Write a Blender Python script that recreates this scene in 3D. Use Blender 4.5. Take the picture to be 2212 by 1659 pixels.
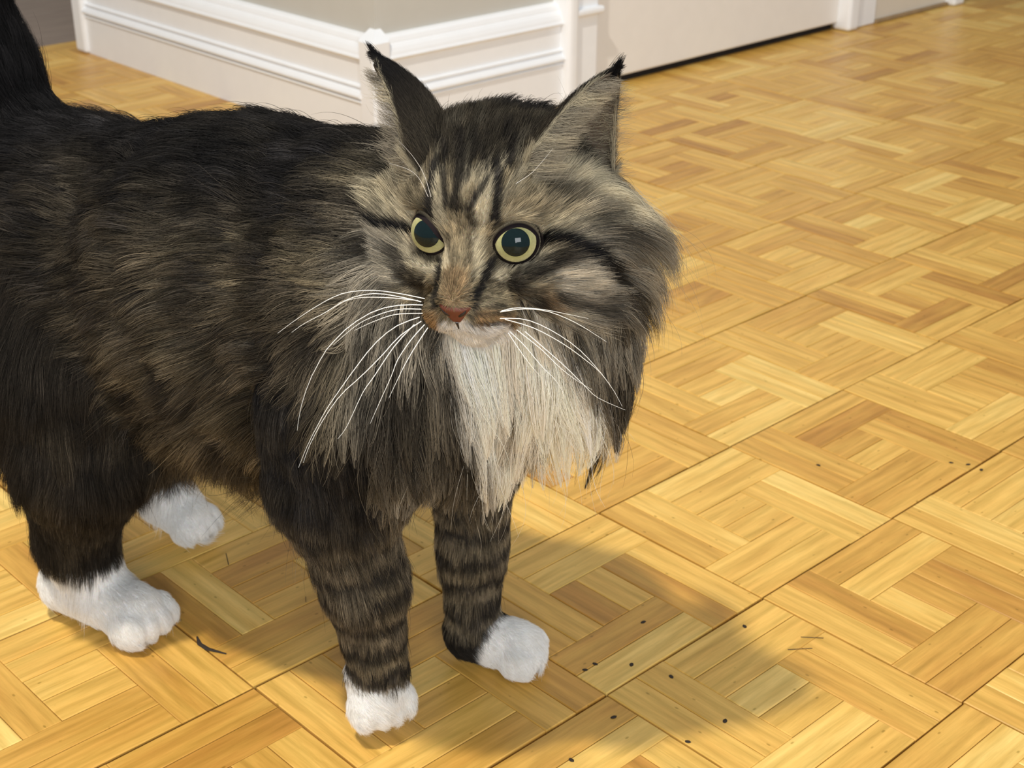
import bpy, bmesh, math, random
import numpy as np
from mathutils import Vector, Matrix

# ------------------------------------------------------------------ camera, world, lamps, exposure
for o in list(bpy.data.objects):
    bpy.data.objects.remove(o)
SC = bpy.context.scene
COL = SC.collection
rng = np.random.default_rng(7)
random.seed(7)

F_PX = 3178.7
CAM_LOC = np.array([-0.7700, -0.5451, 0.6250])
CAM_YAW, CAM_PITCH, CAM_ROLL = 0.817077, -0.450484, 0.001369


def cam_axes():
    cy, sy = math.cos(CAM_YAW), math.sin(CAM_YAW)
    f = np.array([cy * math.cos(CAM_PITCH), sy * math.cos(CAM_PITCH), math.sin(CAM_PITCH)])
    r = np.array([sy, -cy, 0.0])
    u = np.cross(r, f)
    c, s = math.cos(CAM_ROLL), math.sin(CAM_ROLL)
    return c * r + s * u, -s * r + c * u, f


CR, CU, CF = cam_axes()
cd = bpy.data.cameras.new('camera')
cam = bpy.data.objects.new('camera', cd)
COL.objects.link(cam)
M = Matrix.Identity(4)
for i in range(3):
    M[i][0], M[i][1], M[i][2], M[i][3] = CR[i], CU[i], -CF[i], CAM_LOC[i]
cam.matrix_world = M
cd.sensor_width = 36.0
cd.lens = 36.0 * F_PX / 2212.0
cd.clip_start = 0.02
cd.dof.use_dof = True
cd.dof.focus_distance = 0.80
cd.dof.aperture_fstop = 22.0
SC.camera = cam

world = bpy.data.worlds.new('room_light')
SC.world = world
world.use_nodes = True
bg = world.node_tree.nodes['Background']
bg.inputs[0].default_value = (0.92, 0.96, 1.03, 1)
bg.inputs[1].default_value = 0.44


def area(name, loc, target, size, power, color, shape='DISK', size_y=None):
    ld = bpy.data.lights.new(name, 'AREA')
    ld.shape = shape
    ld.size = size
    if size_y:
        ld.size_y = size_y
    ld.energy = power
    ld.color = color
    o = bpy.data.objects.new(name, ld)
    COL.objects.link(o)
    o.location = loc
    d = Vector(target) - Vector(loc)
    o.rotation_euler = d.to_track_quat('-Z', 'Y').to_euler()
    return o


area('ceiling_lamp', (-1.00, 0.10, 2.40), (-0.25, 0.1, 0.2), 0.13, 47.0, (1.0, 0.93, 0.82))
area('front_fill', (-1.7, -2.4, 1.25), (-0.1, 0.3, 0.25), 1.4, 54.0, (0.95, 0.975, 1.0), 'RECTANGLE', 1.0)  # unseen soft fill, added to brighten the cat's front and the walls
SC.view_settings.view_transform = 'Standard'
SC.view_settings.look = 'None'
SC.view_settings.exposure = 0.12
SC.view_settings.gamma = 1.0
SC.view_settings.use_curve_mapping = False
SC.cycles.max_bounces = 16
SC.cycles.glossy_bounces = 14
SC.cycles.transmission_bounces = 14
SC.cycles.diffuse_bounces = 4
SC.cycles.transparent_max_bounces = 6


# ------------------------------------------------------------------ helpers
def lin(r, g, b):
    def f(c):
        c /= 255.0
        return c / 12.92 if c <= 0.04045 else ((c + 0.055) / 1.055) ** 2.4
    return np.array([f(r), f(g), f(b)])


def link(name, mesh, mat=None, parent=None):
    o = bpy.data.objects.new(name, mesh)
    COL.objects.link(o)
    if mat is not None and not mesh.materials:
        mesh.materials.append(mat)
    if parent is not None:
        o.parent = parent
    return o


def mesh_from(name, verts, faces, smooth=False):
    me = bpy.data.meshes.new(name)
    me.from_pydata([tuple(map(float, v)) for v in verts], [], [tuple(f) for f in faces])
    me.update()
    if smooth:
        me.polygons.foreach_set('use_smooth', [True] * len(me.polygons))
    return me


def np_mesh(name, V, Q, smooth=True):
    """verts (n,3), quads (m,4)"""
    me = bpy.data.meshes.new(name)
    V = np.asarray(V, np.float32)
    Q = np.asarray(Q, np.int32)
    k = Q.shape[1]
    me.vertices.add(len(V))
    me.vertices.foreach_set('co', V.ravel())
    me.loops.add(Q.size)
    me.loops.foreach_set('vertex_index', Q.ravel())
    me.polygons.add(len(Q))
    me.polygons.foreach_set('loop_start', np.arange(0, Q.size, k, dtype=np.int32))
    me.polygons.foreach_set('use_smooth', np.full(len(Q), smooth))
    me.update(calc_edges=True)
    me.validate()
    return me


def new_mat(name):
    m = bpy.data.materials.new(name)
    m.use_nodes = True
    nt = m.node_tree
    return m, nt, nt.nodes['Principled BSDF'], nt.nodes, nt.links


def paint(name, rgb, rough=0.45, bump=0.02, var=0.03):
    m, nt, p, N, L = new_mat(name)
    tc = N.new('ShaderNodeTexCoord')
    n = N.new('ShaderNodeTexNoise')
    n.inputs['Scale'].default_value = 35
    L.new(tc.outputs['Object'], n.inputs['Vector'])
    mx = N.new('ShaderNodeMix')
    mx.data_type = 'RGBA'
    mx.inputs[6].default_value = (*(np.array(rgb) * (1 - var)), 1)
    mx.inputs[7].default_value = (*np.minimum(np.array(rgb) * (1 + var), 1), 1)
    L.new(n.outputs[0], mx.inputs[0])
    L.new(mx.outputs[2], p.inputs['Base Color'])
    p.inputs['Roughness'].default_value = rough
    n2 = N.new('ShaderNodeTexNoise')
    n2.inputs['Scale'].default_value = 400
    L.new(tc.outputs['Object'], n2.inputs['Vector'])
    b = N.new('ShaderNodeBump')
    b.inputs['Strength'].default_value = bump
    b.inputs['Distance'].default_value = 0.001
    L.new(n2.outputs[0], b.inputs['Height'])
    L.new(b.outputs[0], p.inputs['Normal'])
    return m


def structure(o):
    o['kind'] = 'structure'
    return o


# ------------------------------------------------------------------ floor of pinwheel parquet
T = 0.17
W = T / 6.0


def wood_material(name, stuff):
    m, nt, p, N, L = new_mat(name)
    if stuff:
        ar = N.new('ShaderNodeAttribute')
        ar.attribute_name = 'tone'
        rnd = ar.outputs['Fac']
        al = N.new('ShaderNodeAttribute')
        al.attribute_name = 'along'
        vec = al.outputs['Vector']
    else:
        ar = N.new('ShaderNodeAttribute')
        ar.attribute_type = 'OBJECT'
        ar.attribute_name = 'tone'
        rnd = ar.outputs['Fac']
        tc = N.new('ShaderNodeTexCoord')
        vec = tc.outputs['Object']
    # shift the grain of every plank
    mul = N.new('ShaderNodeMath')
    mul.operation = 'MULTIPLY'
    mul.inputs[1].default_value = 37.17
    L.new(rnd, mul.inputs[0])
    comb = N.new('ShaderNodeCombineXYZ')
    L.new(mul.outputs[0], comb.inputs[0])
    L.new(mul.outputs[0], comb.inputs[1])
    L.new(mul.outputs[0], comb.inputs[2])
    add = N.new('ShaderNodeVectorMath')
    add.operation = 'ADD'
    L.new(vec, add.inputs[0])
    L.new(comb.outputs[0], add.inputs[1])

    def stretched(sx, sy, sz=1.0):
        mp = N.new('ShaderNodeMapping')
        mp.inputs['Scale'].default_value = (sx, sy, sz)
        L.new(add.outputs[0], mp.inputs['Vector'])
        return mp.outputs[0]

    # fine straight grain
    g1 = N.new('ShaderNodeTexNoise')
    g1.inputs['Scale'].default_value = 1.0
    g1.inputs['Detail'].default_value = 6
    g1.inputs['Roughness'].default_value = 0.7
    g1.inputs['Distortion'].default_value = 0.25
    L.new(stretched(13, 210, 60), g1.inputs['Vector'])
    # growth figure, strongly bent on some planks
    g2 = N.new('ShaderNodeTexWave')
    g2.bands_direction = 'Y'
    g2.inputs['Scale'].default_value = 1.0
    g2.inputs['Detail'].default_value = 2.0
    g2.inputs['Detail Scale'].default_value = 0.5
    fr = N.new('ShaderNodeMath')
    fr.operation = 'FRACT'
    L.new(mul.outputs[0], fr.inputs[0])
    ds = N.new('ShaderNodeMapRange')
    ds.inputs[1].default_value = 0.55
    ds.inputs[2].default_value = 1.0
    ds.inputs[3].default_value = 3.0
    ds.inputs[4].default_value = 16.0
    L.new(fr.outputs[0], ds.inputs[0])
    L.new(ds.outputs[0], g2.inputs['Distortion'])
    L.new(stretched(9, 22, 8), g2.inputs['Vector'])
    g3 = N.new('ShaderNodeTexNoise')
    g3.inputs['Scale'].default_value = 1.0
    g3.inputs['Detail'].default_value = 3
    L.new(stretched(12, 60, 10), g3.inputs['Vector'])
    # plank tone
    ramp = N.new('ShaderNodeValToRGB')
    cr = ramp.color_ramp
    stops = [(0.0, (184, 132, 58)), (0.2, (202, 152, 70)), (0.45, (215, 168, 82)), (0.7, (226, 182, 94)), (1.0, (236, 200, 116))]
    cr.elements[0].position = 0.0
    cr.elements[0].color = (*lin(*stops[0][1]), 1)
    cr.elements[1].position = 1.0
    cr.elements[1].color = (*lin(*stops[-1][1]), 1)
    for pos, c in stops[1:-1]:
        e = cr.elements.new(pos)
        e.color = (*lin(*c), 1)
    # tone + small variation
    v1 = N.new('ShaderNodeMath')
    v1.operation = 'MULTIPLY_ADD'
    L.new(g3.outputs[0], v1.inputs[0])
    v1.inputs[1].default_value = 0.75
    v1.inputs[2].default_value = -0.375
    v2 = N.new('ShaderNodeMath')
    v2.operation = 'ADD'
    v2.use_clamp = True
    L.new(v1.outputs[0], v2.inputs[0])
    L.new(rnd, v2.inputs[1])
    L.new(v2.outputs[0], ramp.inputs[0])
    # grain multiply
    r1 = N.new('ShaderNodeMapRange')
    r1.inputs[1].default_value = 0.3
    r1.inputs[2].default_value = 0.62
    r1.inputs[3].default_value = 0.76
    r1.inputs[4].default_value = 1.07
    L.new(g1.outputs[0], r1.inputs[0])
    r2 = N.new('ShaderNodeMapRange')
    r2.inputs[1].default_value = 0.0
    r2.inputs[2].default_value = 0.5
    r2.inputs[3].default_value = 0.90
    r2.inputs[4].default_value = 1.02
    L.new(g2.outputs['Fac'], r2.inputs[0])
    mm = N.new('ShaderNodeMath')
    mm.operation = 'MULTIPLY'
    L.new(r1.outputs[0], mm.inputs[0])
    L.new(r2.outputs[0], mm.inputs[1])
    # worn specks and pores
    sp = N.new('ShaderNodeTexVoronoi')
    sp.inputs['Scale'].default_value = 1.0
    L.new(stretched(48, 95, 90), sp.inputs['Vector'])
    rs = N.new('ShaderNodeMapRange')
    rs.inputs[1].default_value = 0.05
    rs.inputs[2].default_value = 0.10
    rs.inputs[3].default_value = 0.62
    rs.inputs[4].default_value = 1.0
    L.new(sp.outputs['Distance'], rs.inputs[0])
    mm2 = N.new('ShaderNodeMath')
    mm2.operation = 'MULTIPLY'
    L.new(mm.outputs[0], mm2.inputs[0])
    L.new(rs.outputs[0], mm2.inputs[1])
    sat = N.new('ShaderNodeMix')
    sat.data_type = 'RGBA'
    sat.blend_type = 'MULTIPLY'
    sat.inputs[0].default_value = 1.0
    L.new(ramp.outputs[0], sat.inputs[6])
    cc = N.new('ShaderNodeCombineColor')
    pw = N.new('ShaderNodeMath')
    pw.operation = 'POWER'
    pw.inputs[1].default_value = 1.5
    L.new(mm2.outputs[0], pw.inputs[0])
    L.new(mm2.outputs[0], cc.inputs[0])
    L.new(mm2.outputs[0], cc.inputs[1])
    L.new(pw.outputs[0], cc.inputs[2])
    L.new(cc.outputs[0], sat.inputs[7])
    L.new(sat.outputs[2], p.inputs['Base Color'])
    p.inputs['Roughness'].default_value = 0.36
    p.inputs['Specular IOR Level'].default_value = 0.4
    bmp = N.new('ShaderNodeBump')
    bmp.inputs['Strength'].default_value = 0.18
    bmp.inputs['Distance'].default_value = 0.0006
    L.new(g1.outputs[0], bmp.inputs['Height'])
    L.new(bmp.outputs[0], p.inputs['Normal'])
    return m


wood_part = wood_material('plank_wood', False)
wood_stuff = wood_material('plank_wood_far', True)
joint_mat = paint('joint_dirt', lin(70, 48, 24), 0.8)

fl = mesh_from('floor', [(-1.6, -1.2, -.02), (4.2, -1.2, -.02), (4.2, 4.0, -.02), (-1.6, 4.0, -.02),
                         (-1.6, -1.2, -.008), (4.2, -1.2, -.008), (4.2, 4.0, -.008), (-1.6, 4.0, -.008)],
               [(0, 3, 2, 1), (4, 5, 6, 7), (0, 1, 5, 4), (1, 2, 6, 5), (2, 3, 7, 6), (3, 0, 4, 7)])
floor = structure(link('floor', fl, joint_mat))
floor['label'] = 'worn golden parquet floor of pinwheel wooden tiles'


def plank_geo(lx, ly):
    hx, hy = lx / 2 - .00036, ly / 2 - .00036
    b = .0007
    v = [(-hx, -hy, -.0079), (hx, -hy, -.0079), (hx, hy, -.0079), (-hx, hy, -.0079),
         (-hx, -hy, -b * .8), (hx, -hy, -b * .8), (hx, hy, -b * .8), (-hx, hy, -b * .8),
         (-hx + b, -hy + b, 0), (hx - b, -hy + b, 0), (hx - b, hy - b, 0), (-hx + b, hy - b, 0)]
    f = [(8, 9, 10, 11)]
    for i in range(4):
        j = (i + 1) % 4
        f.append((4 + i, 4 + j, 8 + j, 8 + i))
        f.append((i, j, 4 + j, 4 + i))
    return v, f


LONG, SHORT = plank_geo(4 * W, W), plank_geo(2 * W, W)
me_long = mesh_from('plank_long', *LONG)
me_short = mesh_from('plank_short', *SHORT)
me_long.materials.append(wood_part)
me_short.materials.append(wood_part)

# pieces of one tile: (u centre, v centre, along-u?, long?)  u = +x, v = -y
TILE = []
for k in (0, 1):
    TILE.append((W * (k + .5), 2 * W, False, True))
    TILE.append((4 * W, W * (k + .5), True, True))
    TILE.append((4 * W + W * (k + .5), 4 * W, False, True))
    TILE.append((2 * W, 4 * W + W * (k + .5), True, True))
CENTER_V = {(0, 0)}
fixed_tone = {}


def project(P):
    d = np.asarray(P, float) - CAM_LOC
    z = d @ CF
    return 1106 + F_PX * (d @ CR) / z, 829.5 - F_PX * (d @ CU) / z, z


pieces = []
for i in range(-10, 21):
    for j in range(-21, 8):
        cx, cy = (i + .5) * T, -(j + .5) * T
        if not (-1.6 < cx < 3.35 and -1.2 < cy < 3.35):
            continue
        if cx > .62 and 1.22 < cy < 1.9 and cx < 1.98:
            continue
        if cy > 2.04 and cx < 2.0:
            continue
        trnd = random.Random(i * 131 + j * 17 + 5)
        ang = trnd.gauss(0, .0022)
        dx, dy = trnd.gauss(0, .00025), trnd.gauss(0, .00025)
        lst = list(TILE)
        cv = trnd.random() < .35 or (i, j) in CENTER_V
        if (i, j) in ((0, -1), (1, -2)):
            cv = False
        for k in (0, 1):
            if cv:
                lst.append((2 * W + W * (k + .5), 3 * W, False, False))
            else:
                lst.append((3 * W, 2 * W + W * (k + .5), True, False))
        sc = (T - .0014) / T
        base_tone = trnd.gauss(.5, .10)
        for n, (u, v, al, lg) in enumerate(lst):
            x0, y0 = (u - T / 2) * sc, -(v - T / 2) * sc
            x = cx + dx + x0 * math.cos(ang) - y0 * math.sin(ang)
            y = cy + dy + x0 * math.sin(ang) + y0 * math.cos(ang)
            r = ang + (0 if al else math.pi / 2) + (math.pi if trnd.random() < .5 else 0)
            tone = min(.98, max(.02, base_tone + trnd.gauss(0, .19)))
            pieces.append((x, y, trnd.uniform(-.00025, 0), r, lg, tone))

CATBOX = [(0, 0), (60, 230), (800, 240), (1340, 300), (1420, 640), (1300, 1000), (1130, 1120), (890, 1100), (640, 1060), (330, 1010), (0, 1000)]


def in_poly(x, y, poly):
    c = False
    n = len(poly)
    for a in range(n):
        x1, y1 = poly[a]
        x2, y2 = poly[(a + 1) % n]
        if (y1 > y) != (y2 > y) and x < (x2 - x1) * (y - y1) / (y2 - y1) + x1:
            c = not c
    return c


def rank(pc):
    px, py, pz = project((pc[0], pc[1], 0))
    seen = pz > .2 and -40 < px < 2250 and -20 < py < 1700 and not in_poly(px, py, CATBOX)
    return (0 if seen else 1, pz)


pieces.sort(key=rank)
for x, y, z, r, lg, tone in pieces[:298]:
    o = bpy.data.objects.new('plank', me_long if lg else me_short)
    COL.objects.link(o)
    o.parent = floor
    o.location = (x, y, z)
    o.rotation_euler = (0, 0, r)
    o['tone'] = tone
V, Fc, TO, AL = [], [], [], []
for x, y, z, r, lg, tone in pieces[298:]:
    v, f = LONG if lg else SHORT
    c, s = math.cos(r), math.sin(r)
    n0 = len(V)
    for a in v:
        V.append((x + a[0] * c - a[1] * s, y + a[0] * s + a[1] * c, z + a[2]))
        AL.append(a)
        TO.append(tone)
    Fc += [tuple(n0 + q for q in ff) for ff in f]
me = mesh_from('plank_field', V, Fc)
at = me.attributes.new('tone', 'FLOAT', 'POINT')
at.data.foreach_set('value', TO)
at = me.attributes.new('along', 'FLOAT_VECTOR', 'POINT')
at.data.foreach_set('vector', np.array(AL, np.float32).ravel())
o = link('plank_field', me, wood_stuff, floor)
o['kind'] = 'stuff'

# greyer boards of the hall beyond the end of the left wall
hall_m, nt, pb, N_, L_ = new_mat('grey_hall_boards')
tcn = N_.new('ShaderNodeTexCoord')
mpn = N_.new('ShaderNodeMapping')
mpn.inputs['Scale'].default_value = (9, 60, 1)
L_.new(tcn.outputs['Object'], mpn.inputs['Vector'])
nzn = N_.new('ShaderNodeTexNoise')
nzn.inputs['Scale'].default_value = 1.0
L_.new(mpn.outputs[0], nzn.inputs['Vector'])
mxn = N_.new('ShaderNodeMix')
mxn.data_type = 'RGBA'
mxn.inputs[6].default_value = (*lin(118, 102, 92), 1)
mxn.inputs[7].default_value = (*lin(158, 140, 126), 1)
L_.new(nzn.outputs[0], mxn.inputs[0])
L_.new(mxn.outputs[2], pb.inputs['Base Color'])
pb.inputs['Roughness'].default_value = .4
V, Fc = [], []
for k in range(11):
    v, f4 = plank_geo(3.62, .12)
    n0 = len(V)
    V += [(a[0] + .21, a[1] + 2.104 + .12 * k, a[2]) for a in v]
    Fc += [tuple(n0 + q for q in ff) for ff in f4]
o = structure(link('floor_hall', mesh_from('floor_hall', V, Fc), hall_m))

# nail holes, specks and scratches worn into the varnish
speck = paint('dirt_speck', lin(46, 34, 22), .8)
HOLES = [(-0.089, 0.040), (-0.133, 0.011), (-0.123, -0.017), (-0.151, 0.029), (-0.161, 0.029), (-0.184, -0.020), (-0.133, -0.073),
         (-0.039, -0.014), (0.199, 0.095), (0.288, 0.018), (0.296, 0.006), (0.296, -0.007), (-0.201, 0.327), (-0.235, -0.031), (-0.167, -0.070)]
SCRATCHES = [([(-.337, .247), (-.3405, .238), (-.3395, .229), (-.333, .215)], .0018), ([(-.260, .327), (-.268, .311)], .0009),
             ([(-.020, -.050), (-.009, -.062)], .0005), ([(-.039, -.053), (-.025, -.064)], .0005), ([(-.250, .235), (-.254, .229)], .0006)]


def speck_mesh(name, rx, ry):
    n = 10
    V = [(rx * math.cos(6.2832 * q / n) * (1 + .15 * math.sin(3 * q)), ry * math.sin(6.2832 * q / n), .0) for q in range(n)]
    V += [(v[0] * .6, v[1] * .6, .0003) for v in V]
    Fc = [(q, (q + 1) % n, n + (q + 1) % n, n + q) for q in range(n)] + [tuple(range(n, 2 * n))]
    me = mesh_from(name, V, Fc)
    me.materials.append(speck)
    return me


hole_me = speck_mesh('nail_hole', .0024, .0015)
for i, (x, y) in enumerate(HOLES):
    o = link('nail_hole', hole_me, None, floor)
    o.location = (x, y, .0001)
    o.rotation_euler = (0, 0, .6 * i)
    o.scale = (1 - .04 * (i % 5), 1, 1)
for pl, wd in SCRATCHES:
    V, Fc = [], []
    P = np.array(pl)
    for k in range(len(P)):
        d = P[min(k + 1, len(P) - 1)] - P[max(k - 1, 0)]
        d = d / np.linalg.norm(d)
        w2 = wd * (.35 if k in (0, len(P) - 1) else 1)
        nrm = np.array([-d[1], d[0]]) * w2
        V += [(*(P[k] + nrm), .0001), (*P[k], .0005), (*(P[k] - nrm), .0001)]
    for k in range(len(P) - 1):
        a = 3 * k
        Fc += [(a, a + 1, a + 4, a + 3), (a + 1, a + 2, a + 5, a + 4)]
    link('scratch', mesh_from('scratch', V, Fc), speck, floor)

# ------------------------------------------------------------------ walls, baseboards, door
wall_paint = paint('grey_wall_paint', lin(196, 194, 186), 0.6)
trim_paint = paint('white_trim_paint', lin(243, 245, 247), 0.32)
door_paint = paint('white_door_paint', lin(240, 236, 230), 0.4)
dark = paint('gap_shade', lin(22, 17, 15), 0.9)
caulk = paint('dirty_caulk', lin(150, 125, 90), 0.8, var=.25)

WX, WY = 0.520, 1.113     # wall faces: left wall x = WX facing -x, back wall y = WY facing -y


def boxv(x0, x1, y0, y1, z0, z1, bev=0.0, seg=2):
    bm = bmesh.new()
    vs = [bm.verts.new((x, y, z)) for x in (x0, x1) for y in (y0, y1) for z in (z0, z1)]
    for f in ((0, 1, 3, 2), (4, 6, 7, 5), (0, 4, 5, 1), (2, 3, 7, 6), (0, 2, 6, 4), (1, 5, 7, 3)):
        bm.faces.new([vs[q] for q in f])
    bmesh.ops.recalc_face_normals(bm, faces=bm.faces)
    if bev:
        bmesh.ops.bevel(bm, geom=bm.edges[:], offset=bev, segments=seg, affect='EDGES', profile=.5)
    me = bpy.data.meshes.new('box')
    bm.to_mesh(me)
    bm.free()
    return me


structure(link('wall_left', boxv(WX, WX + .12, WY, 1.962, 0, 2.5), wall_paint))
structure(link('wall_back', boxv(WX + .12, .95, WY, WY + .12, 0, 2.5), wall_paint))
structure(link('wall_back_right', boxv(1.70, 2.06, WY - .006, WY + .12, 0, 2.5), paint('white_panel_paint', lin(220, 212, 198), .45)))
structure(link('wall_hall', boxv(-1.6, 3.4, 3.38, 3.48, 0, 2.5), wall_paint))
structure(link('wall_right', boxv(3.38, 3.48, -1.2, 3.38, 0, 2.5), wall_paint))
structure(link('wall_back_top', boxv(.95, 1.70, WY, WY + .12, 2.05, 2.5), wall_paint))

# profile: (distance out of the wall, height)
PROF = [(.0, 0), (.0220, 0), (.0220, .0630), (.0212, .0645), (.0245, .0658), (.0255, .0670), (.0243, .0686), (.0205, .0696),
        (.0205, .0716), (.0265, .0727), (.0285, .0748), (.0280, .0775), (.0255, .0805), (.0205, .0826), (.0188, .0836),
        (.0188, .0864), (.0218, .0873), (.0224, .0888), (.0210, .0902), (.0170, .0910), (.0170, .1258), (.0190, .1263),
        (.0235, .1293), (.0240, .1306), (.0232, .1326), (.0218, .1342), (.0214, .1354), (.0204, .1386), (.0176, .1440),
        (.0140, .1482), (.0122, .1494), (.0119, .1512), (.0096, .1566), (.0060, .1598), (.0, .1612)]


def extrude_profile(name, axis, a0, a1):
    V, Fc = [], []
    n = len(PROF)
    for a in (a0, a1):
        for d, z in PROF:
            V.append((WX - d, a, z) if axis == 'y' else (a, WY - d, z))
    for i in range(n - 1):
        q = (i, i + 1, n + i + 1, n + i)
        Fc.append(q if axis == 'x' else q[::-1])
    Fc.append(tuple(range(n)))
    Fc.append(tuple(range(2 * n - 1, n - 1, -1)))
    me = mesh_from(name, V, Fc)
    return structure(link(name, me, trim_paint))


extrude_profile('baseboard_left', 'y', WY + .008, 1.930)
extrude_profile('baseboard_back', 'x', WX + .005, .880)

# corner post where the two baseboards meet, with a sloping cap
bm = bmesh.new()
cx0, cx1, cy0, cy1 = WX - .0245, WX + .009, WY - .0245, WY + .012
lo = [bm.verts.new((x, y, 0)) for x, y in ((cx0, cy0), (cx1, cy0), (cx1, cy1), (cx0, cy1))]
hi = [bm.verts.new((x, y, .1555)) for x, y in ((cx0, cy0), (cx1, cy0), (cx1, cy1), (cx0, cy1))]
tp = [bm.verts.new((x, y, .170)) for x, y in ((WX - .001, WY - .001), (cx1, WY - .001), (cx1, cy1), (WX - .001, cy1))]
for i in range(4):
    j = (i + 1) % 4
    bm.faces.new((lo[i], lo[j], hi[j], hi[i]))
    bm.faces.new((hi[i], hi[j], tp[j], tp[i]))
bm.faces.new(tp)
bm.faces.new(lo[::-1])
bmesh.ops.bevel(bm, geom=[e for e in bm.edges if abs(e.verts[0].co.z - e.verts[1].co.z) > .1], offset=.004, segments=3, affect='EDGES')
bmesh.ops.recalc_face_normals(bm, faces=bm.faces)
me = bpy.data.meshes.new('corner_post')
bm.to_mesh(me)
bm.free()
structure(link('trim_1', me, trim_paint))
# casing at the far end of the left wall
structure(link('trim_2', boxv(WX - .030, WX + .13, 1.928, 1.966, 0, 2.2, .006), trim_paint))
# casing left of the door: bead, flat board and a plinth cap
structure(link('trim_3', boxv(.874, .900, WY - .036, WY + .01, 0, 2.1, .009, 3), trim_paint))
structure(link('trim_4', boxv(.898, .952, WY - .024, WY + .01, 0, 2.1, .003), trim_paint))
structure(link('trim_5', boxv(.890, .958, WY - .034, WY - .002, .137, .149, .004), trim_paint))
# jamb and casing right of the door
structure(link('trim_6', boxv(1.655, 1.690, WY - .022, WY + .02, 0, 2.1, .008, 3), trim_paint))
structure(link('trim_7', boxv(1.688, 1.760, WY - .010, WY + .02, 0, 2.1, .003), trim_paint))
structure(link('trim_8', boxv(2.020, 2.060, WY - .028, WY + .13, 0, 2.2, .006), trim_paint))
structure(link('trim_9', boxv(1.760, 2.021, WY - .014, WY - .002, 0, .007, .002), caulk))
# door slab with a gap over the floor; the gap's shade is a painted dark strip
dr = structure(link('door_1', boxv(.980, 1.657, WY + .006, WY + .040, .0135, 2.04, .004), door_paint))
dr['label'] = 'closed white door with a dark gap over the floor'
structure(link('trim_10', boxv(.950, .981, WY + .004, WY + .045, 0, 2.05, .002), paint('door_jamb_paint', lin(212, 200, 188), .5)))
structure(link('trim_11', boxv(.981, 1.656, WY + .020, WY + .050, 0, .0125), dark))

SETTING = {
    'wall_hall': ('wall', 'grey wall at the far end of the hall'),
    'wall_right': ('wall', 'plain grey wall at the far right of the room'),
    'wall_left': ('wall', 'short grey wall left of the corner post above the white baseboard'),
    'wall_back': ('wall', 'grey wall between the corner post and the door casing'),
    'wall_back_right': ('wall', 'plain off-white panel right of the door casing at the floor'),
    'wall_back_top': ('wall', 'grey wall over the closed white door'),
    'baseboard_left': ('baseboard', 'white moulded baseboard running left from the corner post'),
    'baseboard_back': ('baseboard', 'white moulded baseboard from the corner post to the door casing'),
    'trim_1': ('trim', 'white corner post with a sloping cap between the two baseboards'),
    'trim_2': ('trim', 'white casing closing the far left end of the baseboard'),
    'trim_3': ('trim', 'rounded white bead where the baseboard meets the door casing'),
    'trim_4': ('trim', 'flat white casing board on the left of the door'),
    'trim_5': ('trim', 'small white ledge across the left door casing'),
    'trim_6': ('trim', 'rounded white jamb on the right of the door'),
    'trim_7': ('trim', 'flat white casing board on the right of the door'),
    'trim_8': ('trim', 'narrow white post at the far right end of the panel'),
    'trim_9': ('trim', 'dirty caulk line along the foot of the off-white panel'),
    'trim_10': ('trim', 'shaded jamb between the left casing and the door'),
    'trim_11': ('trim', 'dark strip painted as the shade in the gap under the door'),
    'door_1': ('door', 'closed white door with a dark gap over the floor'),
    'floor_hall': ('floor', 'greyer hall floorboards beyond the far left end of the baseboard'),
    'floor': ('floor', 'worn golden parquet floor of pinwheel wooden tiles'),
}
for nm, (cat_, lab_) in SETTING.items():
    q = bpy.data.objects[nm]
    q['label'] = lab_
    q['category'] = cat_

# ------------------------------------------------------------------ the cat
# body frame: s forward along the spine, o towards the cat's right flank, z up
OB = np.array([-.25, .07, 0.])
DB = np.array([.265, -.964, 0.])
DB /= np.linalg.norm(DB)
SB = np.array([DB[1], -DB[0], 0.])
UP = np.array([0, 0, 1.])
HC = np.array([-.263, .007, .355])                      # head centre
HR = np.array([[-.900, -.407, -.154], [.401, -.913, .073], [-.170, .004, .985]])   # head forward, cat's left, up


def B(s, o, z):
    return OB + s * DB + o * SB + np.array([0, 0, z])


def H(f, l, u):
    """head frame in centimetres"""
    return HC + (np.array([f, l, u]) / 100.0) @ HR


def to_body(P):
    d = P - OB
    return d @ DB, d @ SB, d[:, 2]


def to_head(P):
    q = (P - HC) @ HR.T * 100.0
    return q[:, 0], q[:, 1], q[:, 2]


RB = np.array([DB, SB, UP])
PR = []


def cap(g, a, ra, b, rb, k=.02):
    PR.append(('c', g, np.array(a, float), np.array(b, float), ra, rb, k))


def ell(g, c, r, R=RB, k=.02, neg=False):
    PR.append(('n' if neg else 'e', g, np.array(c, float), np.array(r, float), R, None, k))


# trunk
cap('torso', B(-.290, 0, .270), .078, B(-.15, 0, .284), .086, .03)
cap('torso', B(-.15, 0, .284), .086, B(-.05, 0, .297), .084, .03)
cap('torso', B(-.26, 0, .234), .074, B(-.07, 0, .232), .078, .04)
ell('torso', B(-.310, 0, .262), (.068, .078, .085), k=.03)
ell('torso', B(-.005, 0, .270), (.072, .072, .088), k=.03)
for o in (.045, -.045):
    ell('torso', B(-.025, o, .262), (.052, .042, .085), k=.03)
cap('neck', B(-.014, -.010, .302), .060, HC + np.array([.016, .010, -.012]), .048, .03)
ell('neck', H(-1.8, 1.8, -5.6), (.042, .042, .054), HR, .03)
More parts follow.
